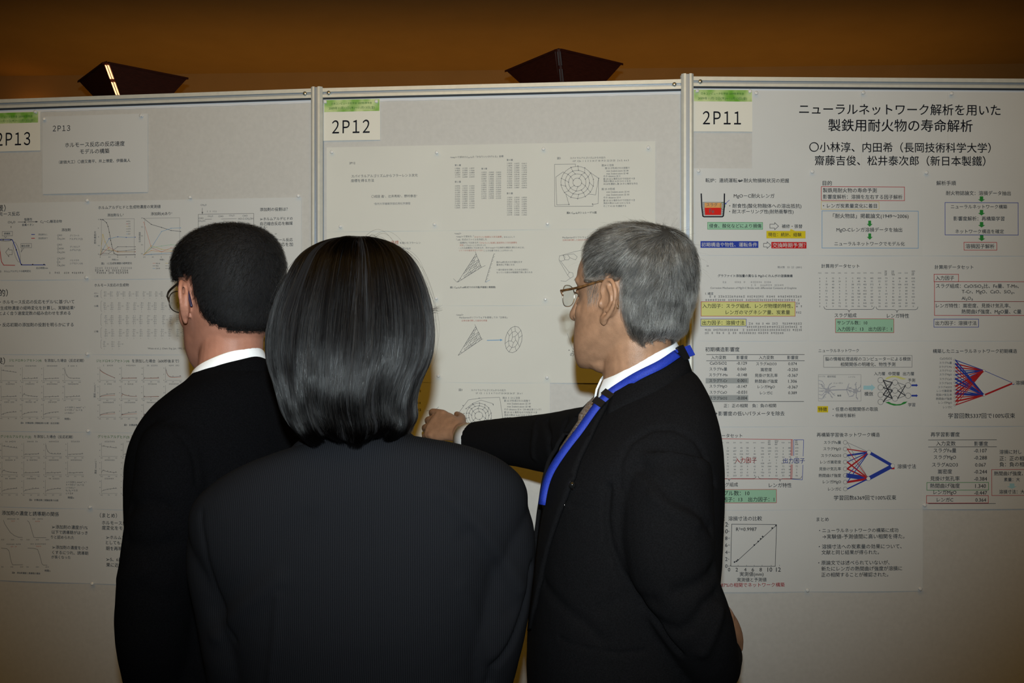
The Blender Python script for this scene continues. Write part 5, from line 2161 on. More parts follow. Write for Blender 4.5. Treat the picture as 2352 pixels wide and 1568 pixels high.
def random_on(vs, fs, count, seed):
    r = np.random.default_rng(seed)
    tri = []
    for q in fs:
        if len(q) == 4:
            tri += [(q[0], q[1], q[2]), (q[0], q[2], q[3])]
        else:
            tri += [(q[0], q[i], q[i + 1]) for i in range(1, len(q) - 1)]
    tri = np.array(tri)
    a, b, c = vs[tri[:, 0]], vs[tri[:, 1]], vs[tri[:, 2]]
    n = np.cross(b - a, c - a)
    ar = np.linalg.norm(n, axis=1)
    pick = r.choice(len(tri), count, p=ar / ar.sum())
    u, v = r.random(count), r.random(count)
    f = u + v > 1
    u[f], v[f] = 1 - u[f], 1 - v[f]
    p = a[pick] + (b - a)[pick] * u[:, None] + (c - a)[pick] * v[:, None]
    return p, n[pick] / np.maximum(ar[pick], 1e-12)[:, None]
# ---------------------------------------------------------------- people
SKIN_A = noisy(mat('skin_light', (0.32, 0.140, 0.092), 0.5, 0.3), 45, 0.12, bump=0.15, bump_scale=700)
SKIN_B = noisy(mat('skin_ruddy', (0.27, 0.145, 0.085), 0.48, 0.3), 60, 0.16, bump=0.2, bump_scale=600)
SKIN_C = noisy(mat('skin_pale', (0.32, 0.17, 0.11), 0.5, 0.3), 45, 0.1, bump=0.15, bump_scale=700)
SUIT_A = noisy(mat('black_suit_cloth', (0.0026, 0.0026, 0.0032), 0.95, 0.03), 500, 0.3, bump=0.2, bump_scale=2200)
SUIT_B = noisy(mat('dark_suit_cloth', (0.0052, 0.0050, 0.0056), 0.92, 0.05), 500, 0.3, bump=0.25, bump_scale=2200)
SUIT_C = mat('charcoal_pinstripe_cloth', (0.02, 0.02, 0.024), 0.9, 0.05)
SHIRT = noisy(mat('white_shirt_cloth', (0.74, 0.75, 0.77), 0.85, 0.1), 300, 0.03)
SHOE = mat('black_shoe_leather', (0.01, 0.01, 0.01), 0.3, 0.5)
HAIRBASE = mat('dark_hair_mass', (0.006, 0.0055, 0.006), 0.7, 0.15)
HAIRGREY = mat('grey_hair_mass', (0.030, 0.028, 0.026), 0.8, 0.1)
EYE = mat('eye_white', (0.6, 0.58, 0.55), 0.2, 0.5)
IRIS = mat('dark_iris', (0.012, 0.008, 0.006), 0.15, 0.5)
LENS = bpy.data.materials.new('spectacle_lens')
LENS.use_nodes = True


def _lens():
    nt = LENS.node_tree
    nt.nodes.remove(nt.nodes['Principled BSDF'])
    tr, gl, mx = nt.nodes.new('ShaderNodeBsdfTransparent'), nt.nodes.new('ShaderNodeBsdfGlossy'), nt.nodes.new('ShaderNodeMixShader')
    tr.inputs['Color'].default_value = (0.95, 0.96, 0.95, 1)
    gl.inputs['Roughness'].default_value = 0.03
    mx.inputs['Fac'].default_value = 0.07
    nt.links.new(tr.outputs[0], mx.inputs[1])
    nt.links.new(gl.outputs[0], mx.inputs[2])
    nt.links.new(mx.outputs[0], nt.nodes['Material Output'].inputs['Surface'])


_lens()


def _stripes():
    nt = SUIT_C.node_tree
    b = nt.nodes['Principled BSDF']
    tc = nt.nodes.new('ShaderNodeTexCoord')
    w = nt.nodes.new('ShaderNodeTexWave')
    w.bands_direction = 'X'
    w.inputs['Scale'].default_value = 118.0
    w.inputs['Distortion'].default_value = 1.2
    w.inputs['Detail'].default_value = 2.0
    w.inputs['Detail Scale'].default_value = 0.4
    n = nt.nodes.new('ShaderNodeTexNoise')
    n.inputs['Scale'].default_value = 1500
    r = nt.nodes.new('ShaderNodeValToRGB')
    r.color_ramp.elements[0].color = (0.0034, 0.0036, 0.0046, 1)
    r.color_ramp.elements[1].color = (0.0090, 0.0092, 0.0110, 1)
    mx = nt.nodes.new('ShaderNodeMath')
    mx.operation = 'MULTIPLY_ADD'
    mx.inputs[1].default_value = 0.7
    ad = nt.nodes.new('ShaderNodeMath')
    ad.operation = 'MULTIPLY'
    ad.inputs[1].default_value = 0.4
    nt.links.new(tc.outputs['Object'], w.inputs['Vector'])
    nt.links.new(tc.outputs['Object'], n.inputs['Vector'])
    nt.links.new(n.outputs['Fac'], ad.inputs[0])
    nt.links.new(w.outputs['Fac'], mx.inputs[0])
    nt.links.new(ad.outputs[0], mx.inputs[2])
    nt.links.new(mx.outputs[0], r.inputs['Fac'])
    nt.links.new(r.outputs['Color'], b.inputs['Base Color'])
    bp = nt.nodes.new('ShaderNodeBump')
    bp.inputs['Strength'].default_value = 0.25
    bp.inputs['Distance'].default_value = 0.001
    nt.links.new(mx.outputs[0], bp.inputs['Height'])
    nt.links.new(bp.outputs['Normal'], b.inputs['Normal'])


_stripes()


def shrink(secs, d):
    return [(z, max(af - d, .01), max(ab - d, .01), max(hw - d, .01), ex, sh) for z, af, ab, hw, ex, sh in secs]


def neck_shear(zN, tilt, roll, fade=0.16):
    """Slope the top of a torso: forward down by tilt, left down by roll."""
    def f(P):
        k = np.clip(1 - (zN - P[:, 2]) / fade, 0, 1)
        k2 = np.clip(1 - (zN - P[:, 2]) / (fade * 2.6), 0, 1)
        P = P.copy()
        P[:, 2] = P[:, 2] - tilt * P[:, 0] * k - roll * P[:, 1] * k2
        return P
    return f


def collar_band(fr, centre, rows, thick, gap=14.0, n=60):
    """rows: angle from front, radius a, radius b at the top edge, z top, radius a, radius b at the lower edge, z low."""
    R = np.asarray(rows, float)
    rings = []
    for al in np.linspace(gap, 360 - gap, n):
        x = al if al <= 180 else 360 - al
        v = [np.interp(x, R[:, 0], R[:, k]) for k in range(1, 7)]
        c, k = math.cos(math.radians(al)), math.sin(math.radians(al))
        it = np.array([centre[0] + v[0] * c, centre[1] + v[1] * k, v[2]])
        ib = np.array([centre[0] + v[3] * c, centre[1] + v[4] * k, v[5]])
        o = np.array([c, k, 0.35]) * thick
        mid = (it + ib) / 2 + np.array([c, k, 0]) * 0.002
        rings.append((np.array([it, it + np.array([0, 0, thick * .6]) + o * .5, it + o, mid + o, ib + o, ib, mid])))
    rings = np.array(rings)
    for _ in range(6):
        rings[1:-1] = .25 * rings[:-2] + .5 * rings[1:-1] + .25 * rings[2:]
    return rings_mesh([fr.w(r_) for r_ in rings])


def build_eyes(fr, root):
    for s_ in (-1, 1):
        m = MB()
        m.add(*ellipsoid(fr.w((.0600, .031 * s_, .121)), (.0122, .0122, .0122), fr.M), EYE)
        m.add(*ellipsoid(fr.w((.0680, .031 * s_, .121)), (.0050, .0056, .0056), fr.M), IRIS)
        m.build('eye', root, True)


def build_trousers(fr, cfg, m, root, hip_z, feet):
    parts = [loft(fr, cfg, 40, 3)]
    for sgn, (fa, fb) in zip((1, -1), feet):
        hip = fr.w((0.0, .09 * sgn, hip_z))
        knee = fr.w((fa * .5 + .02, (.09 * sgn + fb) / 2, hip_z * .53))
        ank = fr.w((fa, fb, .075))
        parts.append(tube([tuple(hip) + (.096,), tuple((hip + knee) / 2) + (.088,), tuple(knee) + (.074,), tuple((knee + ank) / 2) + (.068,), tuple(ank) + (.060,)], 24, 5))
    me = union(parts, 0.006, 4)
    wrinkle(me, .004, 7, (1, 1, .5), 3.0)
    return finish(me, 'trousers', m, root)


def build_shoes(fr, m, root, feet):
    for fa, fb in feet:
        rings = []
        for t, w, h in ((-.075, .022, .035), (-.06, .033, .060), (-.02, .036, .075), (.03, .036, .070), (.08, .044, .050), (.13, .045, .038), (.165, .034, .030), (.185, .012, .018)):
            q = np.linspace(0, 2 * math.pi, 20, endpoint=False)
            rings.append(fr.w(np.stack([np.full(20, fa + t), fb + w * np.cos(q), np.maximum(h / 2 + h / 2 * np.sin(q) * 1.0, 0.002)], 1)))
        raw_obj(rings_mesh(rings), 'shoe', m, root)


def glasses(fr, label, frame_mat, tip_mat, loc_pt, w=.0265, h=.0190, zc=.121, temple_b=.0765):
    root = empty('eyeglasses', loc_pt)
    tag(root, label, 'glasses', 'pairs of glasses')
    for s_ in (-1, 1):
        c = np.array([.1045, .0325 * s_, zc])
        ring, lens = [], []
        for q in np.linspace(0, 2 * math.pi, 28, endpoint=False):
            y, z = w * math.cos(q), h * math.sin(q)
            y = math.copysign(abs(math.cos(q)) ** .8 * w, math.cos(q))
            z = math.copysign(abs(math.sin(q)) ** .8 * h, math.sin(q))
            p = c + np.array([-.010 * ((y * s_ + w) / (2 * w)) ** 2, y, z])
            ring.append(p)
        rr = [tuple(fr.w(p)) + (.0009,) for p in ring + [ring[0]]]
        raw_obj(tube(rr, 8, 2, (0, 0, 1), False), 'rim', frame_mat, root)
        vs = [fr.w(p) for p in ring] + [fr.w(p + np.array([-.0012, 0, 0])) for p in ring]
        n = len(ring)
        fs = [tuple(range(n)), tuple(range(2 * n - 1, n - 1, -1))] + [(i, n + i, n + (i + 1) % n, (i + 1) % n) for i in range(n)]
        raw_obj((np.array(vs), fs), 'lens', LENS, root, False)
        hinge = np.array([.093, (.0325 + w + .004) * s_, zc + .008])
        pts = [ring[0] if s_ > 0 else ring[14], np.array([.098, (.0325 + w + .001) * s_, zc + .008]), hinge]
        raw_obj(tube([tuple(fr.w(p)) + (.0016,) for p in pts], 8, 4), 'hinge', frame_mat, root)
        raw_obj(tube([tuple(fr.w(p)) + (.0017, 1.2) for p in (hinge, (.05, (temple_b + .001) * s_, zc + .013), (.006, (temple_b + .0015) * s_, zc + .024))], 8, 5), 'temple_arm', frame_mat, root)
        raw_obj(tube([tuple(fr.w(p)) + (r,) for p, r in (((.008, (temple_b + .0015) * s_, zc + .0235), .0020), ((-.006, (temple_b + .002) * s_, zc + .021), .0024), ((-.020, (temple_b + .003) * s_, zc + .004), .0024), ((-.028, (temple_b + .001) * s_, zc - .020), .0022))], 8, 5), 'temple_tip', tip_mat, root)
    raw_obj(tube([tuple(fr.w(p)) + (.0012,) for p in ((.1045, .0065, zc + .004), (.108, 0, zc + .007), (.1045, -.0065, zc + .004))], 8, 5), 'bridge', frame_mat, root)
    return root


def surface_strands(fr, bvh, roots, flow, length, steps, lift, seed, wob=0.0, up0=0.0):
    """Comb strands over a hair mass along a flow given in the head frame."""
    r = np.random.default_rng(seed)
    paths = []
    for k, p in enumerate(roots):
        L = length(fr.l(p), r)
        ds = L / steps
        h1 = lift(r)
        pts = [np.array(p)]
        q = np.array(p)
        ph = r.random() * 6.28
        jit = r.normal(size=3) * wob
        for i in range(steps):
            hit = bvh.find_nearest(Vector(q))
            c, n = np.array(hit[0]), np.array(hit[1])
            d = fr.M @ unit(flow(fr.l(c), r)) + jit + np.cross(n, jit) * math.sin(ph + i)
            d = d - n * (d @ n)
            q = c + unit(d) * ds
            t = (i + 1) / steps
            pts.append(q + n * (up0 + h1 * t ** 1.3))
        P = np.array(pts)
        P[0] = p - np.array(bvh.find_nearest(Vector(p))[1]) * .002
        paths.append(P)
    return paths


# ================= the man at the left =================
def left_man():
    H = Frame(ray(527, 848, 1.62), 44, 4, 0, 1.0)
    zN = 1.408
    T = Frame((ray(522, 800, 1.62)[0], 1.62, 0), 57)
    root = empty('person', (T.o[0], T.o[1], 0))
    tag(root, 'person in a black suit with short black hair and glasses', 'person')
    J = [(zN + .012, .050, .055, .052, 2, 0), (zN - .008, .062, .066, .075, 2.1, 0), (zN - .030, .080, .088, .112, 2.2, 0), (zN - .058, .092, .104, .142, 2.3, 0), (zN - .090, .100, .116, .160, 2.4, 0),
         (zN - .13, .112, .126, .168, 2.5, .0), (zN - .20, .122, .130, .170, 2.5, .0), (zN - .30, .120, .128, .168, 2.5, 0), (zN - .42, .115, .118, .165, 2.5, 0), (zN - .55, .12, .125, .178, 2.5, 0), (zN - .68, .125, .13, .19, 2.4, 0), (zN - .70, .12, .125, .186, 2.4, 0)]
    sh = neck_shear(zN, .35, 0.0)
    aL = [ray(404, 1042, 1.49), ray(396, 1130, 1.475), ray(372, 1260, 1.465), ray(357, 1390, 1.46), ray(358, 1490, 1.47), ray(380, 1590, 1.52), ray(420, 1660, 1.60)]
    rL = [.058, .060, .060, .059, .056, .052, .045]
    aR = [T.w((0, -.165, zN - .125)), T.w((.01, -.19, zN - .25)), T.w((.0, -.20, zN - .38)), T.w((.07, -.19, zN - .46)), T.w((.16, -.15, zN - .47))]
    rR = [.058, .060, .057, .052, .045]
    jacket = union([loft(T, J, 56, 3, sh), tube([tuple(p) + (r,) for p, r in zip(aL, rL)], 28, 6), tube([tuple(p) + (r,) for p, r in zip(aR, rR)], 28, 6)], .0042, 6)
    wrinkle(jacket, .0035, 8, (1, 1, .6), 1.0, .0006, 40)
    bv = bvh_of([jacket])
    groove(jacket, on_surface(bv, [(392, 968), (402, 990), (425, 1012), (445, 1050), (452, 1110)]), .004, .003)
    groove(jacket, on_surface(bv, [(300, 1165), (345, 1150), (380, 1165)]), .012, .006)
    groove(jacket, on_surface(bv, [(290, 1245), (335, 1262), (390, 1250)]), .014, .006)
    groove(jacket, on_surface(bv, [(275, 1330), (330, 1318), (380, 1340)]), .014, -.004)
    co = T.l(get_co(jacket))
    vz = np.clip((co[:, 2] - (zN - .40)) / .40, 0, 1.3)
    drop_verts(jacket, (co[:, 0] > .02) & (np.abs(co[:, 1]) < .060 * vz) & (co[:, 2] > zN - .40))
    # body
    parts = head_shapes(H, .9)
    nb = T.w((-.004, 0, zN - .03))
    hb = H.w((-.022, 0, .085))
    parts.append(tube([tuple(hb) + (.050,), tuple((hb * .55 + nb * .45)) + (.0515,), tuple(nb) + (.058,), tuple(nb - np.array([0, 0, .06])) + (.075,)], 28, 5))
    parts.append(loft(T, shrink(J[1:], .016), 40, 2, sh))
    for a, r_ in ((aL, rL), (aR, rR)):
        parts.append(tube([tuple(p) + (r - .018,) for p, r in zip(a, r_)], 20, 4))
    wl, wr = aL[-1], aR[-1]
    parts += hand_shapes(wl, T.M @ unit((.7, -.6, -.1)), T.M @ np.array([.4, .3, .8]), -1)
    parts += hand_shapes(wr, T.M @ unit((.6, .75, -.1)), T.M @ np.array([.5, -.3, .8]), 1)
    for sgn in (1, -1):
        parts.append(tube([tuple(T.w((0, .085 * sgn, .85))) + (.08,), tuple(T.w((.01, .085 * sgn, .46))) + (.055,), tuple(T.w((0, .085 * sgn, .09))) + (.04,), tuple(T.w((.06, .09 * sgn, .04))) + (.035,)], 18, 4))
    body = union(parts, .0026, 5)
    hb_bvh = bvh_of([body])
    finish(body, 'body', SKIN_A, root)
    build_eyes(H, root)
    finish(jacket, 'jacket', SUIT_A, root)
    raw_obj(loft(T, shrink(J[1:7], .009), 48, 3, sh), 'shirt', SHIRT, root)
    C = [(0, .058, .055, zN - .028, .065, .064, zN - .06), (60, .060, .057, zN - .006, .066, .064, zN - .036), (90, .061, .058, zN + .012, .067, .064, zN - .012), (135, .061, .058, zN + .032, .066, .063, zN + .010), (180, .061, .057, zN + .044, .066, .062, zN + .016)]
    raw_obj(collar_band(T, (0, 0), C, .003), 'shirt_collar', SHIRT, root)
    C2 = [(40, .066, .064, zN - .030, .092, .096, zN - .058), (90, .066, .063, zN - .004, .084, .094, zN - .036), (135, .069, .065, zN + .014, .084, .086, zN - .016), (180, .068, .064, zN + .026, .082, .080, zN - .012)]
    raw_obj(collar_band(T, (0, 0), C2, .004, 38), 'jacket_collar', SUIT_A, root)
    build_trousers(T, [(.62, .10, .11, .15, 2.4, 0), (.75, .105, .12, .165, 2.4, 0), (.86, .105, .12, .165, 2.4, 0), (.98, .10, .105, .15, 2.4, 0)], SUIT_A, root, .80, ((0, .10), (0, -.10)))
    build_shoes(T, SHOE, root, ((.03, .10), (.03, -.10)))
    # hair
    table = ((0, .197), (35, .190), (55, .172), (70, .128), (80, .120), (90, .150), (102, .140), (112, .100), (125, .082), (150, .068), (180, .064))
    vs, fs, ok = scalp_shell(H, hb_bvh, table, lambda p, al: .0125)
    raw_obj((vs, fs), 'hair_mass', HAIRBASE, root)
    sb = BVHTree.FromPolygons([tuple(v) for v in vs], fs)
    W = np.array((-.082, .010, .188))
    pts, _ = random_on(vs, fs, 15000, 3)

    def flow(p, r):
        v = unit(p - W)
        return v + np.array([0, 0, -.55]) + np.cross(v, [0, 0, 1]) * .25 + r.normal(size=3) * .35
    pts = [p for p in pts if not (abs(H.l(p)[0] + .012) < .022 and abs(H.l(p)[2] - .110) < .040 and abs(H.l(p)[1]) > .05)]
    paths = surface_strands(H, sb, pts, flow, lambda p, r: r.uniform(.012, .024) * (0.7 if p[2] < .09 else 1), 4, lambda r: r.uniform(.001, .0055), 5, .25)
    m = hair_material('black_short_hair', ((0, (.0025, .0025, .003)), (.8, (.006, .0055, .0055)), (1, (.02, .017, .015))), .40, .5, 1.24)
    strands('hair', paths, .00011, m, root)
    FRAME = mat('dark_metal_frame', (.05, .035, .025), .3, .5, .7)
    TIP = mat('navy_temple_tip', (.012, .010, .035), .35, .5)
    glasses(H, 'thin dark eyeglasses with navy temple tips on the man with short black hair', FRAME, TIP, H.w((.1, 0, .12)), zc=.1235)
    return root


# ================= the woman in the middle =================
def woman():
    Yc = 1.29
    T = Frame((ray(828, 800, Yc)[0], Yc, 0), 0)
    H = Frame(ray(820, 985, 1.275), -3, 2, 0, .95)
    zM, zN = 1.244, 1.332
    root = empty('person', (T.o[0], T.o[1], 0))
    tag(root, 'person with a dark bob haircut in a charcoal pinstripe jacket, back to the viewer', 'person')
    J = [(zM + .096, .040, .042, .036, 2, 0), (zM + .088, .050, .052, .046, 2, 0), (zM + .079, .060, .066, .080, 2.1, 0), (zM + .066, .074, .084, .136, 2.2, 0), (zM + .050, .084, .096, .178, 2.3, 0), (zM + .029, .092, .104, .208, 2.4, 0),
         (zM + .010, .096, .108, .222, 2.5, 0), (zM - .015, .10, .110, .226, 2.6, 0), (zM - .05, .104, .112, .218, 2.6, 0), (zM - .10, .108, .112, .196, 2.5, 0), (zM - .16, .108, .108, .180, 2.4, 0), (1.00, .10, .094, .165, 2.3, 0), (.93, .10, .094, .166, 2.3, 0), (.84, .11, .112, .186, 2.3, 0), (.74, .118, .122, .20, 2.3, 0), (.71, .116, .12, .196, 2.3, 0)]
    sh = neck_shear(zN, .28, .085, .12)
    aL = [T.w((.0, .172, zM - .045)), ray(531, 1290, 1.285), ray(546, 1400, 1.285), ray(560, 1500, 1.29), ray(580, 1600, 1.33), T.w((.14, .13, .93)), T.w((.22, .07, .94))]
    rL = [.057, .058, .055, .053, .050, .044, .038]
    aR = [T.w((.0, -.172, zM - .022)), ray(1132, 1250, 1.285), ray(1126, 1370, 1.285), ray(1108, 1480, 1.29), ray(1080, 1590, 1.33), T.w((.14, -.12, .94)), T.w((.22, -.05, .955))]
    jacket = union([loft(T, J, 60, 3, sh), tube([tuple(p) + (r,) for p, r in zip(aL, rL)], 28, 6), tube([tuple(p) + (r,) for p, r in zip(aR, rL)], 28, 6)], .0040, 6)
    wrinkle(jacket, .0025, 7, (1, 1, .5), 4.0, .0004, 45)
    bv = bvh_of([jacket])
    S = lambda *q: on_surface(bv, q)
    groove(jacket, S((843, 1020), (848, 1120), (856, 1230), (866, 1340), (876, 1450), (885, 1567)), .0028, -.0011)
    groove(jacket, S((847, 1120), (852, 1230), (862, 1340), (872, 1450), (880, 1567)), .0028, .0014)
    groove(jacket, S((1235, 1180), (1222, 1300), (1205, 1400), (1175, 1480), (1128, 1535), (1122, 1567)), .006, .006)
    groove(jacket, S((1020, 1130), (1100, 1210), (1160, 1290), (1195, 1350)), .012, -.0045)
    groove(jacket, S((1075, 1230), (1130, 1310), (1170, 1400)), .014, .004)
    groove(jacket, S((1060, 1350), (1100, 1440), (1130, 1500)), .012, -.003)
    groove(jacket, S((640, 1330), (560, 1390), (500, 1460)), .013, -.0045)
    groove(jacket, S((700, 1190), (620, 1270), (560, 1340), (500, 1400)), .014, .003)
    groove(jacket, S((640, 1370), (632, 1470), (620, 1567)), .006, -.003)
    groove(jacket, S((462, 1180), (470, 1250), (505, 1380), (540, 1470)), .005, .0025)
    co = T.l(get_co(jacket))
    vz = np.clip((co[:, 2] - (zN - .34)) / .34, 0, 1.3)
    drop_verts(jacket, (co[:, 0] > .02) & (np.abs(co[:, 1]) < .055 * vz) & (co[:, 2] > zN - .34))
    parts = head_shapes(H, .85)
    nb = T.w((-.004, 0, zN - .02))
    hb = H.w((-.020, 0, .080))
    parts.append(tube([tuple(hb) + (.046,), tuple((hb + nb) / 2) + (.046,), tuple(nb) + (.050,), tuple(nb - np.array([0, 0, .06])) + (.07,)], 26, 5))
    parts.append(loft(T, shrink(J[1:], .015), 40, 2, sh))
    for a in (aL, aR):
        parts.append(tube([tuple(p) + (r - .018,) for p, r in zip(a, rL)], 20, 4))
    parts += hand_shapes(aL[-1], T.M @ unit((.55, -.8, .0)), T.M @ np.array([.7, .4, .5]), -1, k=.92)
    parts += hand_shapes(aR[-1], T.M @ unit((.55, .8, .0)), T.M @ np.array([.7, -.4, .5]), 1, k=.92)
    for sgn in (1, -1):
        parts.append(tube([tuple(T.w((0, .08 * sgn, .82))) + (.08,), tuple(T.w((.01, .08 * sgn, .44))) + (.052,), tuple(T.w((0, .08 * sgn, .08))) + (.036,), tuple(T.w((.05, .085 * sgn, .04))) + (.032,)], 18, 4))
    body = union(parts, .0030, 5)
    finish(body, 'body', SKIN_C, root)
    build_eyes(H, root)
    finish(jacket, 'jacket', SUIT_C, root)
    raw_obj(loft(T, shrink(J[1:9], .009), 48, 3, sh), 'blouse', SHIRT, root)
    C2 = [(35, .062, .060, zN - .022, .090, .110, zN - .048), (90, .058, .064, zN + .004, .080, .104, zN - .030), (135, .056, .060, zN + .018, .080, .094, zN - .018), (180, .054, .058, zN + .024, .078, .080, zN - .010)]
    raw_obj(collar_band(T, (0, 0), C2, .004, 34), 'jacket_collar', SUIT_C, root)
    build_trousers(T, [(.60, .10, .11, .15, 2.4, 0), (.72, .105, .125, .175, 2.4, 0), (.84, .10, .115, .165, 2.4, 0), (.94, .095, .10, .145, 2.4, 0)], SUIT_C, root, .77, ((0, .09), (0, -.09)))
    build_shoes(T, SHOE, root, ((.03, .09), (.03, -.09)))
    # bob hair: the outline by height, left and right picture edge, half depth
    Yh = 1.272
    rows = [(546, 806, 846, .020), (551, 772, 880, .044), (562, 735, 908, .060), (582, 702, 936, .073), (608, 681, 955, .084), (645, 661, 971, .093), (690, 641, 985, .100), (740, 627, 993, .106), (786, 622, 994, .111), (830, 626, 985, .115), (864, 637, 970, .117), (900, 648, 957, .118), (935, 657, 953, .116), (962, 669, 955, .114), (982, 684, 945, .110), (994, 704, 925, .102)]
    R = []
    for y, l, r_, d in rows:
        a, b = ray(l, y, Yh), ray(r_, y, Yh)
        R.append(((a[0] + b[0]) / 2, (b[0] - a[0]) / 2, a[2], d))
    R = np.array(R)
    Rs = catmull(R, 6)
    tt = np.linspace(0, 1, len(Rs))

    def shell(s_, phi, k=1.0):
        """s_ 0 crown .. 1 hem, phi 0 at the back, positive to the right."""
        c = np.interp(s_, tt, Rs[:, 0])
        w = np.interp(s_, tt, Rs[:, 1])
        z = np.interp(s_, tt, Rs[:, 2])
        d = np.interp(s_, tt, Rs[:, 3])
        x = np.sin(phi)
        y = np.cos(phi)
        lump = 1 + .018 * np.sin(phi * 5 + s_ * 3) * s_ + .012 * np.sin(phi * 11 + 1) * s_ ** 2
        notch = 1 - .055 * np.exp(-((phi - .12) / .16) ** 2) * np.clip((s_ - .72) / .28, 0, 1)
        e = 2 / 2.25
        return np.stack([c + w * np.sign(x) * np.abs(x) ** e * k, Yh - d * np.sign(y) * np.abs(y) ** e * k * lump * notch, z + 0 * phi - .006 * np.sin(phi * 7) * s_ ** 6], -1)
    n, mm = 72, 40
    phis = np.linspace(-2.35, 2.35, n)
    outer = np.array([[shell(np.array(s_), np.array(p), .975) for p in phis] for s_ in np.linspace(0, .985, mm)]).reshape(-1, 3)
    inner = np.array([[shell(np.array(s_), np.array(p), .80) for p in phis] for s_ in np.linspace(0, .985, mm)]).reshape(-1, 3)
    vs = np.vstack([outer, inner])
    fs = []
    N = n * mm
    for i in range(mm - 1):
        for j in range(n - 1):
            q = (i * n + j, i * n + j + 1, (i + 1) * n + j + 1, (i + 1) * n + j)
            fs += [q, tuple(N + k for k in reversed(q))]
    for i in range(mm - 1):
        for j in (0, n - 1):
            fs.append((i * n + j, (i + 1) * n + j, N + (i + 1) * n + j, N + i * n + j))
    for j in range(n - 1):
        fs.append(((mm - 1) * n + j, (mm - 1) * n + j + 1, N + (mm - 1) * n + j + 1, N + (mm - 1) * n + j))
        fs.append((j, j + 1, N + j + 1, N + j))
    raw_obj((vs, fs), 'hair_mass', HAIRBASE, root)
    r = np.random.default_rng(8)
    paths = []
    lean = .10                                        # the parting sits right of the middle
    for k in range(30000):
        phi1 = r.uniform(-2.3, 2.3)
        s0 = max(0.0, r.beta(1.0, 1.7) * .80)
        s1 = min(1.0, s0 + r.uniform(.30, .75))
        if r.random() < .55:
            s1 = r.uniform(.93, 1.0)
        if s1 - s0 < .12:
            s0 = s1 - .12
        q = np.linspace(s0, s1, 15)
        lock = round(phi1 * 9) / 9
        drift = .10 * noise.noise(Vector((lock * 3.1, 2.0, k % 5 * .15))) + r.normal() * .018
        phi = phi1 + drift * (q - s0) * 1.6 + .04 * np.sin(q * 5 + lock * 17) * q
        rad = r.uniform(.955, 1.012)
        lockr = .012 * math.sin(lock * 40) + .030 * np.array([noise.noise(Vector((lock * 4.7, float(t) * 5.0, (k % 4) * .2))) for t in q]) + .010 * np.array([noise.noise(Vector((k * 1.37, float(t) * 7.0, 3.0))) for t in q])
        P = shell(q, phi, 1.0)
        shf = .16 * noise.noise(Vector((lock * 2.3, 5.0, 1.0))) + .07 * noise.noise(Vector((k * .77, 1.0, 9.0)))
        P[:, 1] = Yh + (P[:, 1] - Yh) * (np.interp(np.clip(q + shf * np.sin(np.pi * q), 0, 1), tt, Rs[:, 3]) / np.interp(q, tt, Rs[:, 3]))
        c = np.stack([np.interp(q, tt, Rs[:, 0]), np.full(15, Yh), P[:, 2]], -1)
        tip = np.clip((q - .92) / .08, 0, 1)
        P = c + (P - c) * (rad + np.minimum(lockr, .012) * np.minimum(q * 2.5, 1) - .05 * tip[:, None].ravel() * (1 if phi1 < 1.25 else -.9 if r.random() < .5 else .6))[:, None]
        if phi1 > 1.2 and s1 > .95:
            P[:, 0] += tip ** 2 * r.uniform(0, .010)
        P[:, 2] -= r.uniform(0, .006) * tip
        paths.append(P)
    # flyaway hairs at the crown and the right side
    for k in range(34):
        a = r.uniform(0, 2 * math.pi)
        b0 = ray(838 + r.normal() * 8, 556 + r.uniform(0, 8), 1.262)
        L = r.uniform(.015, .042)
        sx = r.choice((-1, 1)) if k % 3 else 1
        t = np.linspace(0, 1, 9)
        P = np.stack([b0[0] + sx * L * t * r.uniform(.4, 1.5), np.full(9, b0[1]) + r.uniform(-.01, .01) * t, b0[2] + L * r.uniform(.25, .55) * np.sin(t * math.pi * r.uniform(.6, 1.0)) - .02 * t ** 2], -1)
        paths.append(P)
    for k in range(26):
        ph = r.uniform(1.2, 1.75) * r.choice((-1, 1, 1, 1))
        s0 = r.uniform(.05, .5)
        q = np.linspace(s0, s0 + r.uniform(.2, .35), 9)
        P = shell(q, np.full(9, ph), 1.0)
        P[:, 0] += math.copysign(1, ph) * np.sin(np.linspace(0, math.pi * r.uniform(.5, 1), 9)) * r.uniform(.002, .009)
        paths.append(P)
    for k in range(26):                                # the tuft at the right side
        b0 = ray(990 + r.normal() * 2, 712 + r.normal() * 5, 1.262)
        t = np.linspace(0, 1, 6)
        L = r.uniform(.006, .016)
        paths.append(np.stack([b0[0] - .006 + (L + .006) * t, np.full(6, b0[1]), b0[2] + L * (t - .2) * r.uniform(-.3, .9)], -1))
    m = hair_material('dark_bob_hair', ((0, (.004, .0037, .004)), (.85, (.009, .008, .008)), (.97, (.022, .014, .009)), (1, (.05, .04, .035))), .20, .28, 1.24)
    strands('hair', paths, .00013, m, root)
    return root


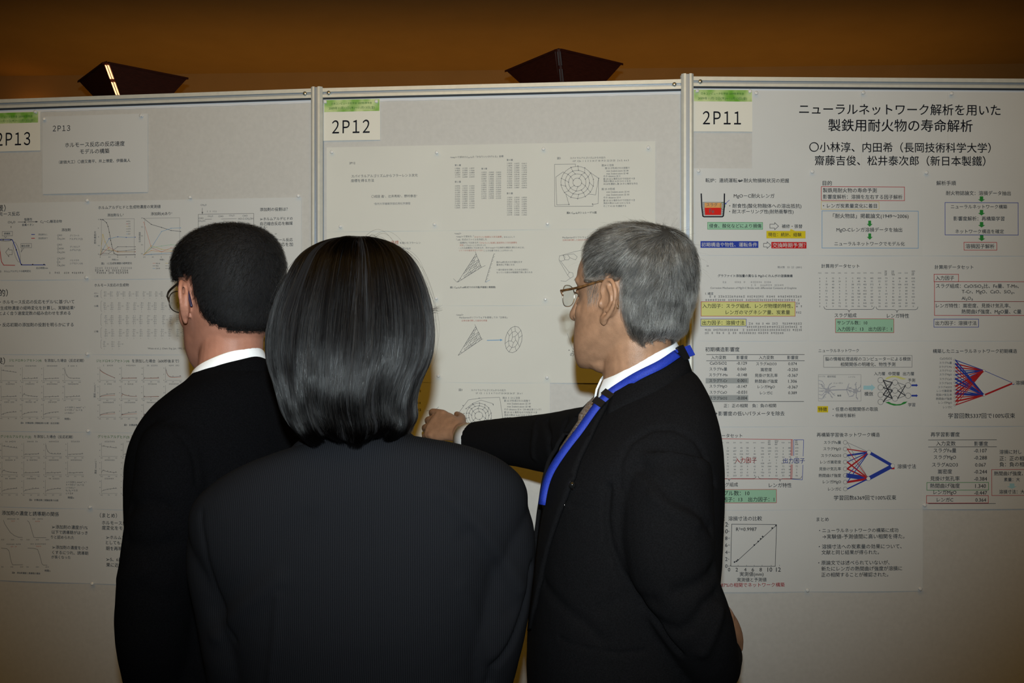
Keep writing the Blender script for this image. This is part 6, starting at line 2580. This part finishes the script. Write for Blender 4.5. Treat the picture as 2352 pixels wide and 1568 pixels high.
# ================= the man at the right =================
def right_man():
    H = Frame(ray(1436, 846, 1.60), 90 - 38, -2, 0, .975)
    zN = 1.402
    T = Frame((ray(1468, 800, 1.60)[0], 1.60, 0), 95)
    root = empty('person', (T.o[0], T.o[1], 0))
    tag(root, 'person with grey hair in a dark suit, one arm stretched towards the boards', 'person')
    J = [(zN + .012, .052, .056, .052, 2, 0), (zN - .006, .066, .070, .078, 2.1, 0), (zN - .028, .085, .092, .118, 2.2, 0), (zN - .055, .102, .108, .155, 2.3, .002), (zN - .085, .116, .120, .180, 2.4, .004), (zN - .12, .128, .130, .190, 2.5, .008),
         (zN - .17, .140, .138, .192, 2.5, .012), (zN - .24, .148, .142, .188, 2.5, .016), (zN - .33, .154, .140, .184, 2.5, .02), (zN - .42, .160, .124, .182, 2.4, .024), (zN - .52, .162, .116, .184, 2.4, .024), (zN - .64, .158, .118, .192, 2.4, .018), (zN - .70, .156, .120, .196, 2.4, .014), (zN - .715, .15, .116, .19, 2.4, .014)]
    sh = neck_shear(zN, .40, 0.0)
    aL = [ray(1532, 1066, 1.455), ray(1530, 1160, 1.43), ray(1536, 1260, 1.42), ray(1558, 1350, 1.42), ray(1598, 1440, 1.43), ray(1627, 1517, 1.47), ray(1640, 1525, 1.55), ray(1654, 1503, 1.62)]
    rL = [.066, .069, .069, .063, .056, .046, .042, .038]
    aR = [ray(1412, 1002, 1.78), ray(1345, 1010, 1.91), ray(1266, 1016, 2.03), ray(1190, 1013, 2.11), ray(1120, 1012, 2.18), ray(1090, 1012, 2.215)]
    rR = [.068, .066, .064, .055, .046, .0435]
    sl = tube([tuple(p) + (r,) for p, r in zip(aR, rR)], 28, 6, (0, 0, 1), False)
    jacket = union([loft(T, J, 60, 3, sh), tube([tuple(p) + (r,) for p, r in zip(aL, rL)], 28, 6, (0, 0, 1), False), sl], .0040, 5)
    wrinkle(jacket, .0030, 8, (1, 1, .6), 7.0, .0006, 40)
    bv = bvh_of([jacket])
    S = lambda *q: on_surface(bv, q)
    for line, w, d in ((((1422, 1120), (1425, 1060), (1450, 1015), (1500, 985), (1550, 985), (1600, 1015), (1628, 1060), (1642, 1110)), .0045, .0035),
                       (((1398, 1120), (1393, 1190), (1402, 1250), (1425, 1310), (1468, 1385), (1510, 1440), (1560, 1500)), .006, .008),
                       (((1470, 1075), (1510, 1100), (1545, 1145), (1590, 1165), (1635, 1215)), .010, .006),
                       (((1480, 1065), (1540, 1068), (1600, 1062)), .012, .004),
                       (((1500, 1140), (1545, 1175), (1600, 1200)), .011, -.005),
                       (((1640, 1310), (1610, 1340), (1560, 1360)), .012, .007),
                       (((1648, 1365), (1620, 1390), (1585, 1440)), .011, .006),
                       (((1655, 1400), (1640, 1450), (1615, 1500)), .010, -.005),
                       (((1470, 1385), (1500, 1420), (1560, 1450)), .012, .005),
                       (((1255, 965), (1262, 1000), (1268, 1050)), .008, .006),
                       (((1236, 960), (1228, 1000), (1226, 1050)), .008, -.004),
                       (((1300, 965), (1290, 1010), (1285, 1060)), .008, .005),
                       (((1250, 1340), (1290, 1390), (1340, 1430), (1380, 1470)), .010, .004),
                       (((1500, 1380), (1440, 1370), (1380, 1400)), .011, .003),
                       (((1392, 1200), (1400, 1280), (1394, 1400), (1400, 1567)), .003, .0012),
                       (((1285, 1465), (1350, 1490), (1420, 1500), (1480, 1495)), .0035, .003),
                       (((1310, 1160), (1340, 1168), (1380, 1172)), .003, .0016)):
        P = S(*line)
        if len(P) > 1:
            groove(jacket, P, w, d)
    co = T.l(get_co(jacket))
    vz = np.clip((co[:, 2] - (zN - .40)) / .40, 0, 1.25)
    drop_verts(jacket, (co[:, 0] > .03) & (np.abs(co[:, 1] + .024) < .064 * vz ** .9) & (co[:, 2] > zN - .40))
    # open the reaching sleeve at the cuff
    co = get_co(jacket)
    ax = unit(aR[-1] - aR[-2])
    tip = (co - aR[-1]) @ ax
    near = np.linalg.norm(co - aR[-1], axis=1) < .06
    drop_verts(jacket, near & (tip > -.002))
    parts = head_shapes(H, 1.14, 1.12, 9.0, 1.12)
    nb = T.w((.000, 0, zN - .03))
    hb = H.w((-.020, 0, .080))
    parts.append(tube([tuple(hb) + (.054,), tuple((hb * .5 + nb * .5)) + (.0575,), tuple(nb) + (.063,), tuple(nb - np.array([0, 0, .06])) + (.08,)], 28, 5))
    parts.append(ellipsoid(H.w((.034, 0, .012)), (.040, .036, .024), H.M))        # soft under the chin
    parts.append(loft(T, shrink(J[1:], .018), 40, 2, sh))
    parts.append(tube([tuple(p) + (r - .02,) for p, r in zip(aL, rL)], 20, 4))
    wr = ray(1066, 996, 2.235)
    parts.append(tube([tuple(p) + (r - .021,) for p, r in zip(aR[:-1], rR[:-1])] + [tuple(ray(1090, 1005, 2.21)) + (.029,), tuple(wr) + (.0275,)], 20, 5))
    kn = ray(985, 968, 2.31)
    parts += hand_shapes(wr + unit(kn - wr) * .012, kn - wr, (-.25, -.80, .55), 1, (.5, .75, .85, .9), .03, .55, 1.0)
    wl = aL[-1]
    parts += hand_shapes(wl, ray(1683, 1450, 1.68) - wl, (.80, -.45, .25), -1, (1.0, 1.1, 1.1, 1.1), .0, .4, .92)
    for sgn in (1, -1):
        parts.append(tube([tuple(T.w((.02, .09 * sgn, .84))) + (.085,), tuple(T.w((.03, .09 * sgn, .46))) + (.058,), tuple(T.w((.01, .09 * sgn, .09))) + (.042,), tuple(T.w((.07, .095 * sgn, .04))) + (.036,)], 18, 4))
    body = union(parts, .0024, 9)
    head_bvh = bvh_of([body])
    finish(body, 'body', SKIN_B, root)
    build_eyes(H, root)
    finish(jacket, 'jacket', SUIT_B, root)
    shirt = raw_obj(loft(T, shrink(J[1:10], .010), 60, 4, sh), 'shirt', SHIRT, root)
    C = [(0, .062, .058, zN - .010, .072, .068, zN - .040), (45, .064, .060, zN + .002, .074, .070, zN - .034), (90, .062, .061, zN + .034, .070, .070, zN + .006), (135, .060, .060, zN + .050, .068, .068, zN + .030), (180, .060, .058, zN + .058, .067, .066, zN + .040)]
    collar = raw_obj(collar_band(T, (0, 0), C, .003, 10), 'shirt_collar', SHIRT, root)
    C2 = [(48, .082, .084, zN - .028, .100, .112, zN - .062), (90, .074, .076, zN + .010, .094, .106, zN - .030), (135, .070, .070, zN + .036, .088, .092, zN + .002), (180, .067, .066, zN + .050, .082, .084, zN + .008)]
    jc = raw_obj(collar_band(T, (0, 0), C2, .004, 46), 'jacket_collar', SUIT_B, root)
    # shirt cuff at the reaching wrist
    a, b = ray(1092, 1012, 2.21), ray(1069, 1010, 2.236)
    rings = []
    d = unit(b - a)
    u = unit(np.cross(d, [0, 0, 1]))
    w = np.cross(u, d)
    for P, r_ in ((a, .0385), (b, .0385), (b, .0365), (a, .0365)):
        rings.append(np.array([P + r_ * (math.cos(q) * u + 1.05 * math.sin(q) * w) for q in np.linspace(0, 2 * math.pi, 28, endpoint=False)]))
    rings.append(rings[0])
    v, f = rings_mesh(rings)
    raw_obj((v, f[:-2]), 'shirt_cuff', SHIRT, root)
    # lapels, laid on the jacket front
    jv = bvh_of([jacket])
    fwd = T.M @ np.array([1.0, 0, 0])
    for sgn in (1, -1):
        q = [(.060, .012), (.044, -.10), (.026, -.22), (.010, -.385), (.034, -.34), (.072, -.235), (.108, -.150), (.116, -.120), (.110, -.060), (.092, .0)]
        out = [T.w((.2, sgn * bb - .024, zN + zz - .03)) for bb, zz in q]
        look = unit(T.M @ np.array([-1.0, -.55 * sgn, 0.0]))
        out = [np.array(p) - look * ((np.array(p) - T.w((.14, sgn * .1, zN - .2))) @ look) for p in out]
        raw_obj(patch_on(jv, [T.w((.13 - abs(bb) * .55, sgn * bb - .024, zN + zz - .03)) for bb, zz in q], look, .003, .004), 'lapel', SUIT_B, root)
    # tie: knot and blade over the shirt
    TIE = mat('checked_tie_silk', (.10, .085, .07), .5, .4)
    nt = TIE.node_tree
    tc, w1, w2 = nt.nodes.new('ShaderNodeTexCoord'), nt.nodes.new('ShaderNodeTexNoise'), nt.nodes.new('ShaderNodeTexNoise')
    for wv, st in ((w1, (60, 60, 700)), (w2, (700, 700, 60))):
        mp = nt.nodes.new('ShaderNodeMapping')
        mp.inputs['Scale'].default_value = st
        mp.inputs['Rotation'].default_value = (0.5, 0.5, 0.4)
        nt.links.new(tc.outputs['Object'], mp.inputs['Vector'])
        nt.links.new(mp.outputs['Vector'], wv.inputs['Vector'])
        wv.inputs['Scale'].default_value = 1.0
    rp = nt.nodes.new('ShaderNodeValToRGB')
    rp.color_ramp.elements[0].position, rp.color_ramp.elements[0].color = .35, (.05, .04, .035, 1)
    rp.color_ramp.elements[1].position, rp.color_ramp.elements[1].color = .68, (.22, .24, .27, 1)
    e = rp.color_ramp.elements.new(.52)
    e.color = (.13, .085, .055, 1)
    av = nt.nodes.new('ShaderNodeMath')
    av.operation = 'MULTIPLY_ADD'
    av.inputs[1].default_value = .5
    hf = nt.nodes.new('ShaderNodeMath')
    hf.operation = 'MULTIPLY'
    hf.inputs[1].default_value = .5
    nt.links.new(w2.outputs['Fac'], hf.inputs[0])
    nt.links.new(w1.outputs['Fac'], av.inputs[0])
    nt.links.new(hf.outputs[0], av.inputs[2])
    nt.links.new(av.outputs[0], rp.inputs['Fac'])
    nt.links.new(rp.outputs['Color'], nt.nodes['Principled BSDF'].inputs['Base Color'])
    sv = bvh_of([shirt.data])
    rings = []
    for z, wd, o in ((zN - .030, .016, .010), (zN - .045, .022, .016), (zN - .065, .019, .016), (zN - .075, .017, .010), (zN - .12, .028, .012), (zN - .20, .038, .010), (zN - .30, .042, .008), (zN - .40, .044, .004)):
        h = sv.ray_cast(Vector(T.w((.4, -.016, z))), Vector(-fwd))
        p = T.l(np.array(h[0])) if h[0] is not None else np.array([.1, 0, z])
        rings.append(T.w(np.array([(p[0] + o * (1 - (k / 1.0) ** 2 * .8), -.016 + wd * k, z) for k in np.linspace(-1, 1, 9)] + [(p[0] - .002, -.016 + wd * k, z) for k in np.linspace(1, -1, 9)])))
    raw_obj(rings_mesh(rings), 'necktie', TIE, root)
    # hair
    table = ((0, .234), (25, .228), (40, .214), (52, .196), (62, .166), (70, .124), (80, .110), (88, .150), (100, .148), (112, .092), (122, .064), (140, .052), (160, .060), (180, .062))
    vs, fs, ok = scalp_shell(H, head_bvh, table, lambda p, al: (.0155 + .003 * np.clip((-p[0] - .02) / .07, 0, 1)) )
    raw_obj((vs, fs), 'hair_mass', HAIRGREY, root)
    sb = BVHTree.FromPolygons([tuple(v) for v in vs], fs)
    W = np.array((-.078, .022, .192))
    pts, _ = random_on(vs, fs, 15000, 4)

    def flow(p, r):
        v = unit(p - W)
        sw = noise.noise(Vector(p * 17 + np.array([3.0, 1.0, 0]))) * 1.1 + noise.noise(Vector(p * 45)) * .35
        return v * 1.0 + np.array([-.15 if p[2] < .12 else 0, 0, -.75]) + np.cross(v, [0, 0, 1]) * (.30 + sw)
    pts = [p for p in pts if not (abs(H.l(p)[0] + .012) < .022 and abs(H.l(p)[2] - .110) < .040 and abs(H.l(p)[1]) > .05)]
    paths = surface_strands(H, sb, pts, flow, lambda p, r: r.uniform(.030, .060) * (.55 if p[2] < .10 else 1), 8, lambda r: r.uniform(-.001, .0075), 6, .14)
    r = np.random.default_rng(21)
    for k in range(420):                              # sideburns
        sd = 1 if k % 2 else -1
        a, z = r.uniform(.010, .034), r.uniform(.112, .150)
        h = head_bvh.ray_cast(Vector(H.w((a, .12 * sd, z))), Vector(unit(H.M @ np.array([0, -1.0 * sd, 0]))))
        if h[0] is None:
            continue
        p, n_ = np.array(h[0]), np.array(h[1])
        d = H.M @ unit(np.array([.25 - .3 * r.random(), 0, -1.0]))
        L = r.uniform(.008, .018)
        paths.append(np.array([p + d * L * t + n_ * .003 * math.sin(t * 2.4) for t in (0, .35, .7, 1)]))
    m = hair_material('salt_and_pepper_hair', ((0, (.010, .0095, .009)), (.40, (.035, .031, .027)), (.66, (.13, .115, .090)), (1, (.62, .60, .57))), .32, .45, 1.45, .7)
    strands('hair', paths, .00012, m, root)
    pts2, n2 = random_on(vs, fs, 700, 14)
    sel = [(p, n_) for p, n_ in zip(pts2, n2) if H.l(p)[2] > .17]
    r = np.random.default_rng(3)
    fly = []
    for p, n_ in sel[:170]:
        n_ = n_ if (p - H.w((0, 0, .13))) @ n_ > 0 else -n_
        f0 = H.M @ unit(flow(H.l(p), r))
        L = r.uniform(.008, .026)
        t = np.linspace(0, 1, 7)[:, None]
        fly.append(p + n_ * L * .55 * np.sin(t * 1.6) + f0 * L * t + H.M @ r.normal(size=3) * .004 * t)
    strands('flyaway_hair', fly, .00007, m, root)
    # eyebrows
    brow = []
    for s_ in (-1, 1):
        for k in range(160):
            t = r.random()
            base = np.array([.101 - .022 * t ** 2, (.014 + .036 * t) * s_, .147 + .006 * math.sin(t * 2.6) + r.normal() * .0018])
            h = head_bvh.find_nearest(Vector(H.w(base)))
            p = np.array(h[0])
            d = H.M @ np.array([-.2, .8 * s_, .25 - .5 * t])
            brow.append(np.array([p, p + d * .003 + np.array(h[1]) * .0008, p + d * .006 + np.array(h[1]) * .0004]))
    strands('eyebrows', brow, .00010, m, root)
    TORT = noisy(mat('tortoiseshell_temple', (.10, .045, .015), .45, .3), 120, .6)
    RIM = mat('pale_metal_rim', (.55, .48, .38), .25, .5, .8)
    glasses(H, 'thin metal eyeglasses with brown temples on the grey haired man', TORT, TORT, H.w((.1, 0, .12)), .0250, .0185, .1225, .0740)
    for o in [k for k in bpy.data.objects if k.name.startswith('rim')][-2:]:
        o.data.materials[0] = RIM
    return root, T, zN, [jacket, jc.data, shirt.data, collar.data] + [o.data for o in root.children if o.name.startswith('lapel')]


import time as _t
_t0 = _t.time()
left_man()
print('left', _t.time() - _t0)
woman()
print('woman', _t.time() - _t0)
RM = right_man()
print('right', _t.time() - _t0)

# ---------------------------------------------------------------- the lanyard and the clip on the right man's jacket
def lanyard():
    root_p, T, zN, meshes = RM
    bv = bvh_of(meshes)
    NYLON = noisy(mat('blue_woven_nylon', (0.010, 0.028, 0.28), 0.6, 0.3), 700, .3, bump=.3, bump_scale=1500)
    BLACKP = mat('black_plastic_buckle', (0.004, 0.004, 0.005), 0.45, 0.3)
    px = [(1553, 817), (1545, 822), (1522, 838), (1500, 850), (1470, 865), (1440, 880), (1415, 897), (1395, 915), (1375, 937), (1355, 966), (1335, 996), (1315, 1020), (1297, 1045), (1280, 1070), (1268, 1092), (1258, 1120), (1252, 1160)]
    P, N = [], []
    for x, y in px:
        p, n = cast(bv, x, y)
        if p is not None and p[1] < 1.9:
            P.append(p)
            N.append(n)
    S = catmull(np.hstack([np.array(P), np.array(N)]), 3)
    S[:, 3:] = np.array([unit(unit(n) + .9 * unit(np.array([0, 0, ZC]) - p)) for p, n in zip(S[:, :3], S[:, 3:])])
    root = empty('lanyard', P[3])
    tag(root, 'bright blue woven lanyard with black buckles round the neck of the grey haired man', 'lanyard')
    raw_obj(ribbon_on(bv, S[:, :3], S[:, 3:], .0148, .0075, .0014), 'strap', NYLON, root)
    def block(c, t, n, L, w, h):
        t, n = unit(t), unit(n)
        s_ = np.cross(t, n)
        vs = [c + t * a * L / 2 + s_ * b * w / 2 + n * z for z in (.001, h) for a, b in ((-1, -1), (1, -1), (1, 1), (-1, 1))]
        return np.array(vs), [(3, 2, 1, 0), (4, 5, 6, 7), (0, 1, 5, 4), (1, 2, 6, 5), (2, 3, 7, 6), (3, 0, 4, 7)]
    scr = np.array([(CX + F * p[0] / p[1], CY - F * (p[2] - ZC) / p[1]) for p in S[:, :3]])
    for x, y in ((1401, 908), (1380, 929)):
        i = int(np.argmin(np.hypot(scr[:, 0] - x, scr[:, 1] - y)))
        i = min(max(i, 2), len(S) - 3)
        raw_obj(block(S[i, :3] + unit(S[i, 3:]) * .0065, S[i + 2, :3] - S[i - 2, :3], S[i, 3:], .012, .021, .005), 'buckle', BLACKP, root, False)
    # the free end with its clasp, standing off the nape
    a, b = ray(1553, 817, P[0][1] + .01), ray(1588, 805, P[0][1] + .03)
    d = unit(b - a)
    n = unit(np.cross(d, np.cross(np.array([0, -1, 0.25]), d)))
    raw_obj(block((a + b) / 2, d, n, np.linalg.norm(b - a), .0185, .0035), 'strap_end', NYLON, root, False)
    raw_obj(block(a + d * .012, d, n, .014, .025, .007), 'clasp', BLACKP, root, False)


def pocket_clip():
    bv = bvh_of(RM[3])
    GLOSS = mat('glossy_black_bead', (.006, .006, .006), .08, .6)
    CHROME = mat('chrome', (.8, .8, .8), .12, .5, 1.0)
    p, n = cast(bv, 1321, 1115)
    n = unit(n)
    root = empty('lapel_pin', p)
    tag(root, 'small pin with a glossy black bead on the breast of the dark suit', 'pin')
    raw_obj(ellipsoid(p + n * .006, (.0058, .0058, .0062)), 'bead', GLOSS, root)
    for x, y, r_ in ((1313, 1119, .0026), (1320, 1122, .0028)):
        q, nn = cast(bv, x, y)
        raw_obj(ellipsoid(q + unit(nn) * .004, (r_, r_, r_)), 'setting', CHROME, root)
    pts = []
    for x, y in ((1313, 1120), (1308, 1132), (1303, 1146), (1300, 1160)):
        q, nn = cast(bv, x, y)
        pts.append(tuple(q + unit(nn) * .002) + (.0004,))
    raw_obj(tube(pts, 6, 4), 'cord', GLOSS, root)
    q, nn = cast(bv, 1299, 1161)
    raw_obj(ellipsoid(q + unit(nn) * .002, (.0012, .0012, .0028)), 'cord_tip', CHROME, root)


lanyard()
pocket_clip()
